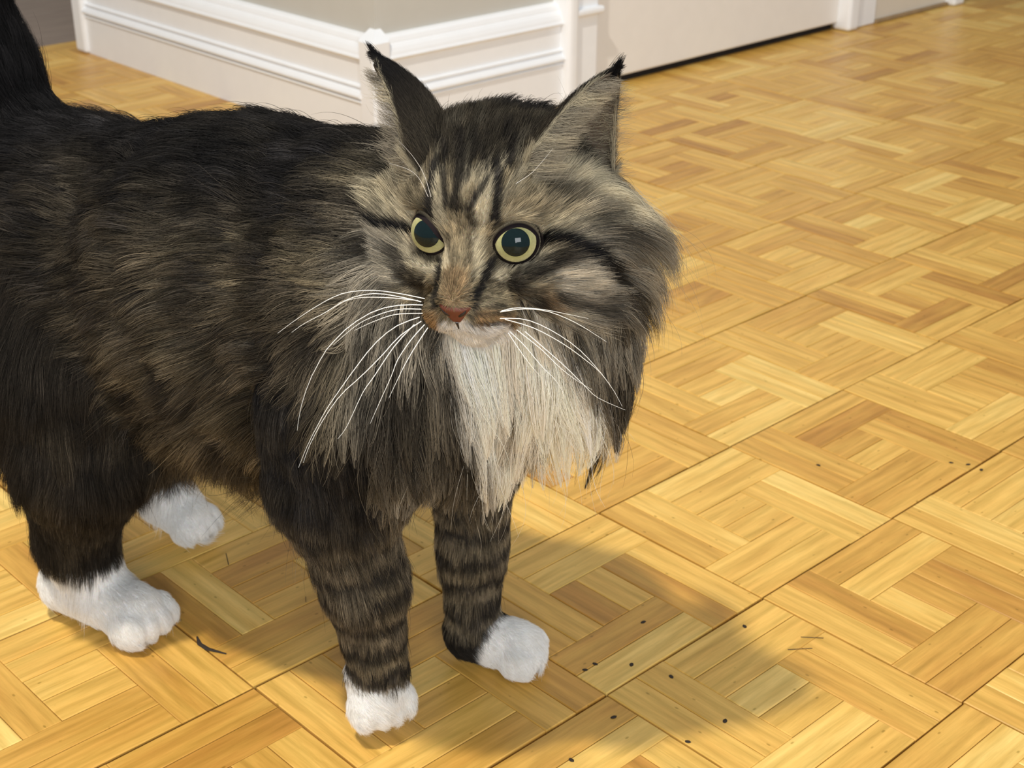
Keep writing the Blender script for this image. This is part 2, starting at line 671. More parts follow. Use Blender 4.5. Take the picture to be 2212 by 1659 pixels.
# fore legs
cap('leg_fr', B(-.030, .052, .240), .044, B(-.040, .060, .188), .034, .025)
cap('leg_fr', B(-.040, .060, .188), .034, B(-.026, .054, .115), .0245, .018)
cap('leg_fr', B(-.026, .054, .115), .0245, B(-.021, .050, .052), .0180, .012)
cap('leg_fl', B(-.002, -.052, .230), .044, B(-.016, -.056, .170), .031, .025)
cap('leg_fl', B(-.016, -.056, .170), .031, B(-.013, -.050, .090), .0215, .018)
cap('leg_fl', B(-.013, -.050, .090), .0215, B(-.011, -.046, .036), .0175, .012)
# hind legs
ell('leg_hr', B(-.268, .050, .230), (.070, .040, .090), k=.03)
cap('leg_hr', B(-.265, .058, .210), .058, B(-.252, .064, .150), .046, .025)
cap('leg_hr', B(-.252, .064, .150), .046, B(-.280, .060, .070), .026, .02)
cap('leg_hr', B(-.280, .060, .070), .026, B(-.268, .059, .034), .0225, .014)
ell('leg_hl', B(-.280, -.050, .230), (.068, .040, .090), k=.03)
cap('leg_hl', B(-.280, -.055, .200), .054, B(-.295, -.054, .135), .038, .025)
cap('leg_hl', B(-.295, -.054, .135), .038, B(-.325, -.055, .072), .023, .02)
cap('leg_hl', B(-.325, -.055, .072), .021, B(-.300, -.056, .036), .019, .014)


def paw(g, heel, tip, r, z, spread=1.0, toes=4):
    heel, tip = np.array(heel), np.array(tip)
    d = tip - heel
    L = np.linalg.norm(d)
    d /= L
    side = np.cross(d, UP)
    side /= np.linalg.norm(side)
    up = np.cross(side, d)
    R = np.array([d, side, up])
    cap(g, heel, r * .95, tip - d * r * .9, r * .92, .008)
    for i in range(toes):
        q = (i - (toes - 1) / 2.0) * spread
        c = tip + side * q * r * .52 - d * (.10 * abs(q) * r * 1.4 + r * .35) - up * r * .18
        ell(g, c, (r * .72, r * .36, r * .62), R, k=.0022)
    return R


paw('paw_fr', B(-.026, .049, .038), B(-.008, .058, .0195), .0190, 0)
paw('paw_fl', B(-.012, -.045, .0215), B(.036, -.056, .0165), .0195, 0)
paw('paw_hr', B(-.294, .060, .0255), B(-.212, .057, .0190), .0220, 0)
paw('paw_hl', B(-.312, -.055, .030), B(-.266, -.055, .022), .0185, 0)
# tail
TAIL = [B(-.338, 0, .308), B(-.374, .000, .370), B(-.392, .000, .45), B(-.390, .004, .54), B(-.368, .01, .62), B(-.336, .018, .69)]
TR = [.040, .029, .024, .022, .019, .013]
for i in range(5):
    cap('tail', TAIL[i], TR[i], TAIL[i + 1], TR[i + 1], .02)
# head
ell('head', H(-1.3, 0, 1.5), np.array([5.0, 4.6, 4.1]) / 100, HR, .012)
ell('head', H(-1.6, 0, 4.0), np.array([2.6, 4.2, 1.9]) / 100, HR, .012)
ell('head', H(1.0, 0, 2.3), np.array([2.7, 3.2, 2.5]) / 100, HR, .010)
for sg in (-1, 1):
    ell('head', H(-.8, sg * 4.0, .7), np.array([2.7, 2.1, 2.8]) / 100, HR, .012)
    ell('head', H(-.5, sg * 3.9, -1.5), np.array([3.1, 2.5, 3.1]) / 100, HR, .014)
    ell('head', H(1.75, sg * 2.35, 2.75), np.array([1.3, 1.5, .75]) / 100, HR, .006)
    ell('head', H(2.6, sg * 2.8, -.95), np.array([1.6, 1.4, .9]) / 100, HR, .008)
    ell('head', H(4.65, sg * 1.12, -2.35), np.array([1.40, 1.35, 1.05]) / 100, HR, .005)
cap('head', H(2.2, 0, 1.9), .0105, H(5.15, 0, -.70), .0092, .007)
cap('head', H(3.2, 0, -1.3), .0180, H(4.5, 0, -2.0), .0150, .008)
ell('head', H(5.70, 0, -1.15), np.array([.72, 1.0, .66]) / 100, HR, .004)
ell('head', H(4.30, 0, -3.60), np.array([1.15, 1.3, .80]) / 100, HR, .005)
cap('head', H(.5, 0, -2.8), .020, H(3.6, 0, -3.2), .0135, .008)

EYES = []
for sg in (-1, 1):
    c = H(2.50, -2.42, 1.0) if sg < 0 else H(2.50, 2.22, .85)
    ax = (np.array([.885, sg * .40, .14])) @ HR
    ax /= np.linalg.norm(ax)
    EYES.append((c, ax, sg))
ER = .0126
for c, ax, sg in EYES:
    PR.append(('n', 'head', c + ax * .0040, np.array([.0131] * 3), HR, None, .003))


def prim_d(pr, P):
    t = pr[0]
    if t == 'c':
        a, b, ra, rb = pr[2], pr[3], pr[4], pr[5]
        ab = b - a
        h = np.clip(((P - a) @ ab) / (ab @ ab), 0, 1)
        return np.linalg.norm(P - a - h[..., None] * ab, axis=-1) - (ra + (rb - ra) * h)
    q = (P - pr[2]) @ pr[4].T
    r = pr[3]
    k0 = np.linalg.norm(q / r, axis=-1)
    k1 = np.linalg.norm(q / (r * r), axis=-1)
    return k0 * (k0 - 1.0) / np.maximum(k1, 1e-9)


def bounds(pr, pad):
    if pr[0] == 'c':
        r = max(pr[4], pr[5]) + pad
        return np.minimum(pr[2], pr[3]) - r, np.maximum(pr[2], pr[3]) + r
    r = pr[3].max() + pad
    return pr[2] - r, pr[2] + r


VX = .0024
G0 = np.array([-.455, -.135, -.01])
G1 = np.array([-.075, .505, .745])
NG = np.ceil((G1 - G0) / VX).astype(int)
FLD = np.full(NG, .08, np.float32)
for pr in PR:
    k = pr[6]
    lo, hi = bounds(pr, k + .02)
    i0 = np.clip(((lo - G0) / VX).astype(int), 0, NG)
    i1 = np.clip(((hi - G0) / VX).astype(int) + 2, 0, NG)
    if (i1 <= i0).any():
        continue
    ax = [G0[a] + VX * np.arange(i0[a], i1[a]) for a in range(3)]
    P = np.stack(np.meshgrid(*ax, indexing='ij'), -1)
    d = prim_d(pr, P).astype(np.float32)
    sl = tuple(slice(i0[a], i1[a]) for a in range(3))
    cur = FLD[sl]
    if pr[0] == 'n':
        h = np.clip(.5 - .5 * (cur + d) / k, 0, 1)
        FLD[sl] = cur * (1 - h) - d * h + k * h * (1 - h)
    else:
        h = np.clip(.5 + .5 * (cur - d) / k, 0, 1)
        FLD[sl] = cur * (1 - h) + d * h - k * h * (1 - h)


def surface_nets(F):
    ins = F < 0
    n = np.array(F.shape)
    c = np.zeros(n - 1, int)
    for dx in (0, 1):
        for dy in (0, 1):
            for dz in (0, 1):
                c += ins[dx:n[0] - 1 + dx, dy:n[1] - 1 + dy, dz:n[2] - 1 + dz]
    act = np.argwhere((c > 0) & (c < 8))
    idx = np.full(n - 1, -1, np.int64)
    idx[tuple(act.T)] = np.arange(len(act))
    acc = np.zeros((len(act), 3))
    cnt = np.zeros(len(act))
    cor = [(a, b, e) for a in (0, 1) for b in (0, 1) for e in (0, 1)]
    for a in cor:
        for ax in range(3):
            if a[ax]:
                continue
            b = list(a)
            b[ax] = 1
            fa = F[tuple((act + a).T)]
            fb = F[tuple((act + b).T)]
            m = (fa < 0) != (fb < 0)
            t = fa[m] / (fa[m] - fb[m])
            p = np.tile(np.array(a, float), (m.sum(), 1))
            p[:, ax] += t
            acc[m] += p
            cnt[m] += 1
    V = act + acc / cnt[:, None]
    Q = []
    for ax in range(3):
        o1, o2 = [(1, 2), (2, 0), (0, 1)][ax]
        s0 = [slice(1, -1)] * 3
        s0[ax] = slice(0, -1)
        s1 = [slice(1, -1)] * 3
        s1[ax] = slice(1, None)
        A, Bm = ins[tuple(s0)], ins[tuple(s1)]
        for flip in (False, True):
            m = (A & ~Bm) if not flip else (~A & Bm)
            e = np.argwhere(m)
            for q in range(3):
                if q != ax:
                    e[:, q] += 1
            d1 = np.zeros(3, int)
            d1[o1] = 1
            d2 = np.zeros(3, int)
            d2[o2] = 1
            quad = np.stack([idx[tuple((e - d1 - d2).T)], idx[tuple((e - d2).T)], idx[tuple(e.T)], idx[tuple((e - d1).T)]], 1)
            Q.append(quad if not flip else quad[:, ::-1])
    Q = np.concatenate(Q)
    return V, Q[(Q >= 0).all(1)]


BV, BQ = surface_nets(FLD)
BV = G0 + VX * BV
# relax the grid pattern away
E2 = np.concatenate([BQ[:, [0, 1]], BQ[:, [1, 2]], BQ[:, [2, 3]], BQ[:, [3, 0]]])
deg = np.bincount(E2.ravel(), minlength=len(BV)).astype(float)
for it in range(3):
    S = np.zeros_like(BV)
    for a in range(3):
        S[:, a] = np.bincount(E2[:, 0], BV[E2[:, 1], a], len(BV)) + np.bincount(E2[:, 1], BV[E2[:, 0], a], len(BV))
    BV = BV + .5 * (S / deg[:, None] - BV)


# ---- ears: curved shells whose base is sunk in the head
def ear_grid(sg, nu=26, nv=22):
    """v runs from base to tip, u across the opening; outer shell points"""
    if sg < 0:
        base, tip = np.array([-1.2, -3.7, 4.2]), np.array([-1.9, -6.75, 8.75])
        face = np.array([.12, -.98, .05])
    else:
        base, tip = np.array([-1.2, 4.0, 3.7]), np.array([-1.9, 6.95, 8.35])
        face = np.array([.66, .74, .05])              # where the opening looks
    axis = tip - base
    Ln = np.linalg.norm(axis)
    axis /= Ln
    face -= axis * (face @ axis)
    face /= np.linalg.norm(face)
    side = np.cross(axis, face)
    P = np.zeros((nv, nu, 3))
    for a in range(nv):
        v = -.22 + 1.22 * a / (nv - 1)
        vc = max(v, 0)
        w = 2.65 * (1 - vc) ** (.74 if sg > 0 else .56) * (1 - .06 * math.sin(math.pi * vc)) + .05 + .8 * min(v, 0)
        ctr = base + axis * Ln * v - face * (.55 * math.sin(math.pi * vc * .9))
        dep = 1.55 * (1 - vc) ** .8 + .05
        for b in range(nu):
            th = (b / (nu - 1) - .5) * math.pi * 1.10
            P[a, b] = ctr + side * w * math.sin(th) - face * dep * (math.cos(th) - .35)
    return P, axis, face, side


EARS = []
ear_V, ear_Q = [], []
nbase = len(BV)
for sg in (-1, 1):
    P, axis, face, side = ear_grid(sg)
    nv, nu = P.shape[:2]
    inner = P + face * .20
    inner[:, 0] = P[:, 0]
    inner[:, -1] = P[:, -1]
    inner[-1] = P[-1]
    PO = HC + (P / 100) @ HR
    PI_ = HC + (inner / 100) @ HR
    EARS.append((sg, PO, PI_, axis @ HR, face @ HR, side @ HR))
    for shell, flip in ((PO, False), (PI_, True)):
        n0 = nbase + sum(len(x) for x in ear_V)
        ear_V.append(shell.reshape(-1, 3))
        for a in range(nv - 1):
            for b in range(nu - 1):
                q = (n0 + a * nu + b, n0 + a * nu + b + 1, n0 + (a + 1) * nu + b + 1, n0 + (a + 1) * nu + b)
                ear_Q.append(q if (flip == (sg > 0)) else q[::-1])
AV = np.concatenate([BV] + ear_V)
AQ = np.concatenate([BQ, np.array(ear_Q)])


# ---- noise and colour of the coat
LAT = rng.random((32, 32, 32))


def noise(P, sc):
    q = P * sc
    i = np.floor(q).astype(int)
    f = q - i
    f = f * f * (3 - 2 * f)
    r = 0
    for a in (0, 1):
        for b in (0, 1):
            for e in (0, 1):
                w = (f[:, 0] if a else 1 - f[:, 0]) * (f[:, 1] if b else 1 - f[:, 1]) * (f[:, 2] if e else 1 - f[:, 2])
                r = r + w * LAT[(i[:, 0] + a) % 32, (i[:, 1] + b) % 32, (i[:, 2] + e) % 32]
    return r


def sstep(a, b, x):
    t = np.clip((x - a) / (b - a), 0, 1)
    return t * t * (3 - 2 * t)


def group_of(P):
    names = []
    best = np.full(len(P), 9.)
    gi = np.zeros(len(P), int)
    for pr in PR:
        if pr[0] == 'n':
            continue
        if pr[1] not in names:
            names.append(pr[1])
        d = prim_d(pr, P)
        m = d < best
        best[m] = d[m]
        gi[m] = names.index(pr[1])
    return names, gi


BLACK, DARK, BROWN, TAN, CREAM, WHITE, GREY, RUST = [np.array(c) for c in (
    (.010, .0095, .010), (.028, .0235, .0185), (.102, .084, .058), (.345, .285, .182), (.72, .64, .46), (.95, .93, .89), (.42, .375, .295), (.30, .18, .08))]


def mixc(c, d, w):
    return c + (d - c) * np.clip(w, 0, 1)[:, None]


def seg_dist(a, b, line):
    """distance in the face plane to a polyline"""
    best = np.full(len(a), 99.)
    for (x0, y0), (x1, y1) in zip(line[:-1], line[1:]):
        dx, dy = x1 - x0, y1 - y0
        t = np.clip(((a - x0) * dx + (b - y0) * dy) / (dx * dx + dy * dy + 1e-9), 0, 1)
        best = np.minimum(best, np.hypot(a - x0 - t * dx, b - y0 - t * dy))
    return best


# face plane: a to the cat's left, b up, both fixed in the head frame, centimetres
MARKS = [
    (TAN * 0.80, 1.09, 0.95, 0.60, [(-6.02, 1.15), (-4.84, 0.79), (-4.01, 0.43)]),
    (CREAM * 0.75, 0.38, 0.48, 0.65, [(-7.21, 1.86), (-6.50, 2.33), (-5.31, 2.45)]),
    (CREAM * 0.80, 0.38, 0.38, 0.70, [(-6.50, 1.27), (-5.55, 0.79), (-4.60, 0.51)]),
    (CREAM * 0.70, 0.36, 0.33, 0.75, [(0.63, -0.04), (1.81, -0.16), (3.12, -0.56)]),
    (CREAM * 0.95, 0.40, 0.43, 0.85, [(3.14, 2.64), (4.31, 2.10), (5.61, 1.15)]),
    (TAN * 0.90, 0.57, 0.48, 0.60, [(1.10, 1.03), (3.00, 0.55)]),
    (CREAM * 0.70, 0.21, 0.19, 0.85, [(-2.94, 1.74), (-2.87, 0.55), (-2.70, -0.11)]),
    (CREAM * 0.75, 0.26, 0.21, 0.90, [(-0.42, 1.74), (-0.70, 0.79), (-0.80, -0.04)]),
    (TAN * 0.80, 0.24, 0.24, 0.70, [(-2.34, 4.12), (-2.27, 2.45)]),
    (TAN * 0.70, 0.21, 0.21, 0.70, [(-1.04, 4.12), (-0.32, 2.93)]),
    (TAN * 0.90, 0.36, 0.29, 0.60, [(-1.75, -0.16), (-1.87, -2.06)]),
    (RUST * 0.85, 0.38, 0.57, 0.55, [(-2.08, -3.01), (-2.18, -3.84)]),
    (CREAM * 0.85, 0.19, 0.19, 0.90, [(-3.08, -0.35), (-2.75, -1.35), (-2.65, -2.30)]),
    (CREAM * 0.90, 0.19, 0.19, 0.90, [(-0.89, -0.75), (-1.04, -1.82), (-1.04, -2.77)]),
    (CREAM * 0.70, 0.19, 0.21, 0.70, [(-4.36, -1.87), (-3.77, -2.25), (-3.22, -2.30)]),
    (CREAM * 0.75, 0.19, 0.21, 0.80, [(-0.04, -2.73), (0.86, -2.77), (1.81, -2.35), (2.41, -1.70)]),
    (CREAM * 0.70, 0.19, 0.21, 0.70, [(-4.93, -0.63), (-4.88, -1.35), (-4.48, -1.94)]),
    (GREY * 1.25, 0.62, 0.57, 0.70, [(3.83, -3.01), (5.38, -3.75)]),
    (GREY * 1.15, 0.71, 0.57, 0.85, [(-6.98, -1.35), (-6.74, -2.77), (-5.91, -3.93)]),
    (CREAM * 0.70, 0.19, 0.24, 0.60, [(-7.21, -2.06), (-6.26, -2.77)]),
    (TAN * 1.00, 0.38, 0.33, 0.70, [(-5.07, -3.49), (-4.60, -4.02)]),
    (TAN * 0.90, 0.33, 0.33, 0.60, [(-0.32, -3.84), (0.86, -4.11)]),
    (RUST * 1.20, 0.33, 0.33, 0.70, [(-3.41, -4.85), (-3.17, -5.61)]),
    (RUST * 1.30, 0.43, 0.38, 0.70, [(-0.56, -5.09), (0.51, -5.28)]),
    (RUST * 0.80, 0.33, 0.33, 0.50, [(2.29, -3.84), (2.76, -4.11)]),
    (WHITE * 0.80, 0.31, 0.21, 0.90, [(-2.65, -5.37), (-2.11, -5.61), (-1.63, -5.44)]),
    (WHITE * 0.75, 0.48, 0.24, 0.90, [(-2.11, -5.75), (-0.80, -5.96), (0.39, -5.75)]),
    (BLACK * 1.50, 0.19, 0.12, 0.95, [(-3.06, 2.57), (-3.36, 1.57), (-3.32, 0.67), (-3.22, -0.02)]),
    (BLACK * 1.50, 0.19, 0.14, 0.95, [(-0.18, 2.69), (-0.06, 1.74), (-0.02, 0.79), (-0.21, -0.21)]),
    (BLACK * 1.50, 0.12, 0.12, 0.85, [(-2.65, 2.10), (-2.56, 1.27), (-2.46, 0.51)]),
    (BLACK * 1.60, 0.19, 0.14, 0.85, [(-2.11, 4.12), (-1.92, 3.05), (-1.89, 2.10), (-2.11, 0.67)]),
    (BLACK * 1.60, 0.12, 0.12, 0.85, [(-0.56, 1.86), (-0.94, 1.15), (-1.39, 0.43)]),
    (BLACK * 1.60, 0.19, 0.14, 0.90, [(0.39, 4.12), (0.53, 3.28), (0.48, 2.45)]),
    (BLACK * 1.60, 0.12, 0.12, 0.80, [(-0.99, 3.40), (-0.63, 2.41)]),
    (BLACK * 1.60, 0.17, 0.14, 0.80, [(-2.98, 4.00), (-2.70, 2.93)]),
    (BLACK * 1.80, 0.12, 0.12, 0.70, [(-1.42, 4.12), (-1.37, 2.93), (-1.56, 1.86)]),
    (DARK * 1.00, 0.19, 0.19, 0.75, [(-2.11, 0.43), (-1.51, 0.55), (-1.27, -0.16)]),
    (BLACK * 1.40, 0.21, 0.14, 1.00, [(-6.62, 0.03), (-5.55, -0.11), (-4.60, -0.25)]),
    (BLACK * 1.20, 0.31, 0.17, 1.00, [(2.24, -0.92), (3.50, -1.16), (4.52, -1.66), (5.38, -2.35)]),
    (DARK * 0.80, 0.38, 0.24, 0.90, [(5.14, -2.06), (5.85, -2.77), (6.45, -3.01)]),
    (DARK * 1.10, 0.26, 0.24, 0.80, [(-5.36, -1.35), (-5.03, -2.35), (-4.01, -3.01)]),
    (DARK * 1.30, 0.14, 0.19, 0.60, [(-5.67, -2.96), (-4.84, -3.52)]),
    (DARK * 0.90, 0.38, 0.24, 0.90, [(3.24, -1.94), (2.05, -2.49), (0.98, -3.06)]),
    (DARK * 1.10, 0.29, 0.24, 0.80, [(0.82, -3.25), (1.58, -3.70), (2.05, -3.75)]),
    (DARK * 0.90, 0.19, 0.21, 0.80, [(3.00, -3.68), (3.86, -3.89), (4.31, -4.23)]),
    (DARK * 0.90, 0.67, 0.48, 0.75, [(5.14, -4.20), (6.33, -5.09)]),
    (DARK * 1.00, 0.33, 0.33, 0.60, [(3.95, 0.08), (5.14, -0.40), (6.09, -1.11)]),
    (DARK * 1.00, 0.33, 0.33, 0.60, [(2.53, 1.27), (3.95, 0.79), (5.14, 0.08)]),
    (BLACK * 1.60, 0.12, 0.10, 0.90, [(-2.89, -1.99), (-3.10, -3.01), (-3.15, -3.84), (-3.08, -4.27)]),
    (BLACK * 1.40, 0.19, 0.12, 0.95, [(-0.40, -2.23), (-0.68, -2.87), (-0.82, -3.44), (-1.18, -3.88), (-1.25, -4.34)]),
    (DARK * 0.80, 0.10, 0.10, 0.70, [(-1.39, -4.85), (-0.32, -4.75), (0.51, -4.71)]),
    (DARK * 0.80, 0.10, 0.10, 0.70, [(-1.27, -5.23), (-0.32, -5.23), (0.63, -5.13)]),
    (DARK * 0.80, 0.10, 0.10, 0.60, [(-0.68, -4.42), (0.27, -4.34)]),
    (DARK * 0.90, 0.29, 0.29, 0.50, [(-7.45, -1.11), (-6.74, -2.06)]),
]
WHISKERS = [   # head frame, centimetres
    [(7.51, -0.83, -0.13), (8.10, -1.86, 0.40), (8.79, -2.94, 0.87), (9.63, -3.97, 1.11), (10.53, -4.75, 1.02), (11.78, -5.72, 0.64), (12.73, -6.30, 0.35)],
    [(7.66, -0.97, -0.24), (8.18, -1.85, 0.26), (8.84, -2.87, 0.72), (9.70, -3.81, 0.82), (10.80, -4.70, 0.54), (11.73, -5.41, 0.38), (12.38, -5.73, 0.25)],
    [(7.70, -1.12, -0.16), (8.64, -2.26, 0.43), (9.62, -3.27, 0.88), (10.58, -3.92, 1.05)],
    [(7.71, -0.89, -0.39), (8.34, -1.84, -0.13), (9.19, -2.85, -0.09), (10.26, -3.78, -0.45), (11.19, -4.34, -0.92), (11.77, -4.55, -1.18), (12.91, -4.92, -2.06), (13.98, -5.07, -3.02), (14.81, -5.00, -3.83)],
    [(7.85, -0.93, -0.56), (8.58, -1.74, -0.22), (9.41, -2.45, -0.11), (10.41, -3.18, -0.19), (11.72, -3.94, -0.66)],
    [(7.92, -0.86, -0.75), (8.87, -1.83, -0.36), (9.87, -2.53, -0.25), (10.89, -3.12, -0.24)],
    [(8.08, -0.98, -0.89), (8.98, -1.90, -1.00), (10.07, -2.68, -1.49), (11.32, -3.33, -2.29), (12.46, -3.82, -3.00), (13.45, -4.18, -3.61), (14.81, -4.57, -4.60), (15.80, -4.71, -5.32)],
    [(8.15, -0.88, -1.08), (9.15, -1.69, -1.45), (10.23, -2.32, -2.06), (11.34, -2.99, -2.62), (12.43, -3.67, -3.11), (13.59, -4.15, -3.81), (14.76, -4.48, -4.62), (15.56, -4.55, -5.18)],
    [(8.16, -0.72, -1.25), (9.05, -1.13, -1.66), (10.06, -1.50, -2.26), (10.84, -1.57, -2.76), (12.18, -1.88, -3.78), (12.97, -1.96, -4.23)],
    [(8.18, -0.56, -1.41), (9.25, -0.91, -2.01), (10.19, -1.12, -2.51), (11.08, -1.24, -2.98), (11.88, -1.30, -3.35)],
    [(8.38, -1.18, -1.17), (9.58, -1.84, -1.80), (11.02, -2.45, -2.76), (11.92, -2.73, -3.21), (13.35, -3.07, -4.27), (14.11, -3.25, -4.55)],
    [(6.57, 2.87, -1.02), (6.12, 3.52, -1.03), (5.62, 4.64, -1.29), (5.21, 5.79, -1.68), (4.87, 6.80, -2.04)],
    [(6.62, 2.81, -1.05), (6.01, 3.91, -1.11), (5.57, 5.05, -1.43), (5.32, 6.26, -2.07), (5.22, 7.23, -2.73), (5.16, 7.78, -3.15)],
    [(6.78, 2.84, -1.33), (6.28, 3.96, -1.56), (6.03, 5.14, -2.18), (5.96, 6.39, -3.07), (6.09, 7.40, -4.05), (6.34, 8.28, -5.08), (6.63, 8.84, -5.93)],
    [(6.71, 3.07, -1.40), (6.33, 4.38, -1.98), (6.14, 5.76, -2.84), (6.11, 6.90, -3.71), (6.14, 7.66, -4.39), (6.37, 8.44, -5.34)],
    [(6.93, 3.34, -1.95), (6.94, 4.08, -2.73), (7.08, 4.91, -3.73), (7.12, 5.57, -4.42), (7.25, 6.00, -5.09)],
    [(6.75, 3.65, -1.92), (6.72, 4.86, -2.97), (6.78, 5.69, -3.82), (6.76, 6.52, -4.53), (6.67, 7.33, -5.10)],
    [(6.99, 3.28, -2.00), (7.16, 3.95, -3.02), (7.21, 4.41, -3.70), (7.22, 4.83, -4.26)],
    [(6.64, 4.04, -2.05), (6.68, 5.28, -3.16), (6.71, 6.10, -3.92), (6.82, 7.04, -4.84), (6.85, 7.70, -5.44), (6.68, 9.01, -6.10)],
    [(3.82, -1.54, 3.69), (3.87, -1.71, 4.99), (4.13, -2.04, 6.11), (4.53, -2.40, 7.02)],
    [(3.88, -1.67, 3.71), (4.07, -1.91, 4.82), (4.52, -2.21, 5.52), (5.20, -2.81, 6.13)],
    [(2.40, 1.75, 3.08), (2.28, 2.45, 3.84), (2.07, 3.47, 4.52), (1.62, 4.56, 5.68)],
]
FA = np.array([-0.378, 0.917, -0.126])
FB = np.array([-0.536, -0.106, 0.838])




def coat_colour(P, names, gi):
    n = len(P)
    s, o, z = to_body(P)
    f, l, u = to_head(P)
    n1, n2, n3 = noise(P, 45.), noise(P, 130.), noise(P, 14.)
    C = np.zeros((n, 3))
    g = np.array(names)[gi]
    # trunk: black saddle, mottled brown flanks with dim slanting bars
    t = np.tile(BROWN * .98, (n, 1))
    t = mixc(t, TAN * .56, sstep(.42, .75, n1) * sstep(-.24, -.06, s))
    bars = .5 + .5 * np.sin((s * .9 + z * .55 + .05 * n3) * 2 * math.pi / .052)
    t = mixc(t, DARK, sstep(.45, .85, bars + .5 * (n1 - .5)) * .7)
    t = mixc(t, DARK * 1.0, sstep(-.13, -.27, s) * .7)
    t = mixc(t, BLACK, sstep(.315, .365, z + .03 * (n3 - .5)) * sstep(.0, -.05, s) * .92)
    t = mixc(t, BLACK * 1.4, sstep(-.25, -.33, s) * .8)
    t = mixc(t, BLACK * 2, sstep(.50, .72, n2) * .55)
    C[:] = t
    # neck and ruff
    m = (g == 'neck') | (g == 'torso')
    hd = np.linalg.norm(P - HC, axis=1)
    a, b = np.stack([f, l, u], 1) @ FA, np.stack([f, l, u], 1) @ FB
    front = sstep(-5.0, -3.2, f) * sstep(-1.0, .8, a + 6.6 - .25 * b)
    rc = np.tile(BROWN * .9, (n, 1))
    rc = mixc(rc, GREY * .58, sstep(.45, .65, n1) * .75)
    rc = mixc(rc, TAN * .8, sstep(.55, .8, n3) * .5)
    rc = mixc(rc, DARK, sstep(.50, .68, n2) * .75)
    rc = mixc(rc, GREY * .85, sstep(.112, .085, hd) * .9 * sstep(.75, .5, n2) * np.where(a < 0, sstep(0, -3, a), .75 * sstep(2, 4, a)) * sstep(-7.5, -4.5, b))
    ruff = np.maximum(sstep(.125, .09, hd), sstep(-.05, -.015, s) * sstep(.33, .29, z)) * m * front
    C = mixc(C, rc, ruff)
    # white bib under the chin, in two locks
    d1 = seg_dist(a, b, [(-1.2, -5.6), (-.6, -7.5), (.2, -9.6), (.5, -11.0)])
    d2 = seg_dist(a, b, [(1.2, -5.8), (2.6, -7.0), (3.6, -8.2)])
    bib = np.maximum(sstep(2.2, 1.3, d1 + .8 * (n1 - .5)), sstep(1.9, 1.1, d2 + .8 * (n1 - .5))) * (f > -4.5) * m
    C = mixc(C, WHITE * np.array([1.0, .955, .86]), bib)
    # legs with bars
    for nm in ('leg_fr', 'leg_fl', 'leg_hr', 'leg_hl'):
        k = g == nm
        if nm[4] == 'f':
            lc = np.tile(BROWN * 1.35, (n, 1))
            lc = mixc(lc, TAN * .7, sstep(.5, .8, n1) * .5)
            st = .5 + .5 * np.sin((z + .15 * o + .006 * n3) * 2 * math.pi / .021)
            lc = mixc(lc, BLACK * 1.6, sstep(.35, .85, st + .5 * (n1 - .5)) * .85)
            lc = mixc(lc, BLACK * 1.5, sstep(.15, .20, z) * .85)
            if nm == 'leg_fr':
                lc = mixc(lc, WHITE, sstep(.046, .038, z + .004 * (n2 - .5)))
        else:
            lc = np.tile(DARK * .9, (n, 1))
            lc = mixc(lc, BROWN * .7, sstep(.5, .8, n1) * .6)
            lc = mixc(lc, WHITE, sstep(.056, .048, z + .006 * (n2 - .5)))
        C[k] = lc[k]
    for nm in ('paw_fr', 'paw_hr', 'paw_hl'):
        C[g == nm] = WHITE
    k = g == 'paw_fl'
    C[k] = mixc(np.tile(DARK, (n, 1)), WHITE, sstep(.000, .006, s - .35 * (z - .02)))[k]
    C[g == 'tail'] = BLACK
    k = g == 'head'
    C[k] = head_colour(P[k], n1[k], n2[k], n3[k])
    return C


def head_colour(P, n1, n2, n3):
    f, l, u = to_head(P)
    n = len(P)
    q = np.stack([f, l, u], 1)
    a, b = q @ FA, q @ FB
    a = a + .10 * (n2 - .5)
    b = b + .10 * (n1 - .5)
    C = np.tile(TAN * .75, (n, 1))
    C = mixc(C, GREY * .8, sstep(3.2, 5.2, np.abs(l)) * .8)
    C = mixc(C, DARK * 1.4, sstep(.5, .75, n2) * .55)
    C = mixc(C, TAN * .95, sstep(.5, .25, n2) * .5)
    C = mixc(C, GREY * .7, sstep(-1.5, -3.5, u) * sstep(3.5, 2.0, f))
    th = np.arctan2(b + 5.2, a + 2.2)
    rr = np.hypot(b + 5.2, a + 2.2)
    sk = noise(np.stack([th * 22, rr * 1.1, 0 * a], 1), 1.0)
    C = mixc(C, DARK, sstep(.55, .75, sk) * .75 * sstep(4.2, 2.5, f))
    C = mixc(C, CREAM * .8, sstep(.45, .25, sk) * .6 * sstep(4.2, 2.5, f))
    top = sstep(2.2, 3.1, b + .5 * (n1 - .5))
    C = mixc(C, BROWN, sstep(-3.0, -4.5, f) * sstep(2., 0., u) * .8)
    C = mixc(C, GREY, sstep(3.3, 4.6, np.abs(l)) * sstep(-2.8, -1.0, f) * sstep(-4.0, -2.0, u) * (.45 + .4 * (n1 > .5)))
    C = mixc(C, CREAM * .9, sstep(3.0, 4.2, np.abs(l)) * sstep(-2.5, -1.2, f) * sstep(.8, 1.6, u) * sstep(4.2, 3.2, u) * (.35 + .6 * (n2 > .48)))
    for c, hw, sf, st, line in MARKS:
        d = seg_dist(a, b, line)
        C = mixc(C, c, sstep(hw + sf, max(hw - sf * .4, 0), d) * st * (f > -2.2))
    C = mixc(C, DARK * .6, top * .9)
    C = mixc(C, BLACK * 1.3, sstep(-1.0, -2.5, f) * sstep(1.5, 3., u) * sstep(5., 3.5, np.abs(l)) * .8)
    return C


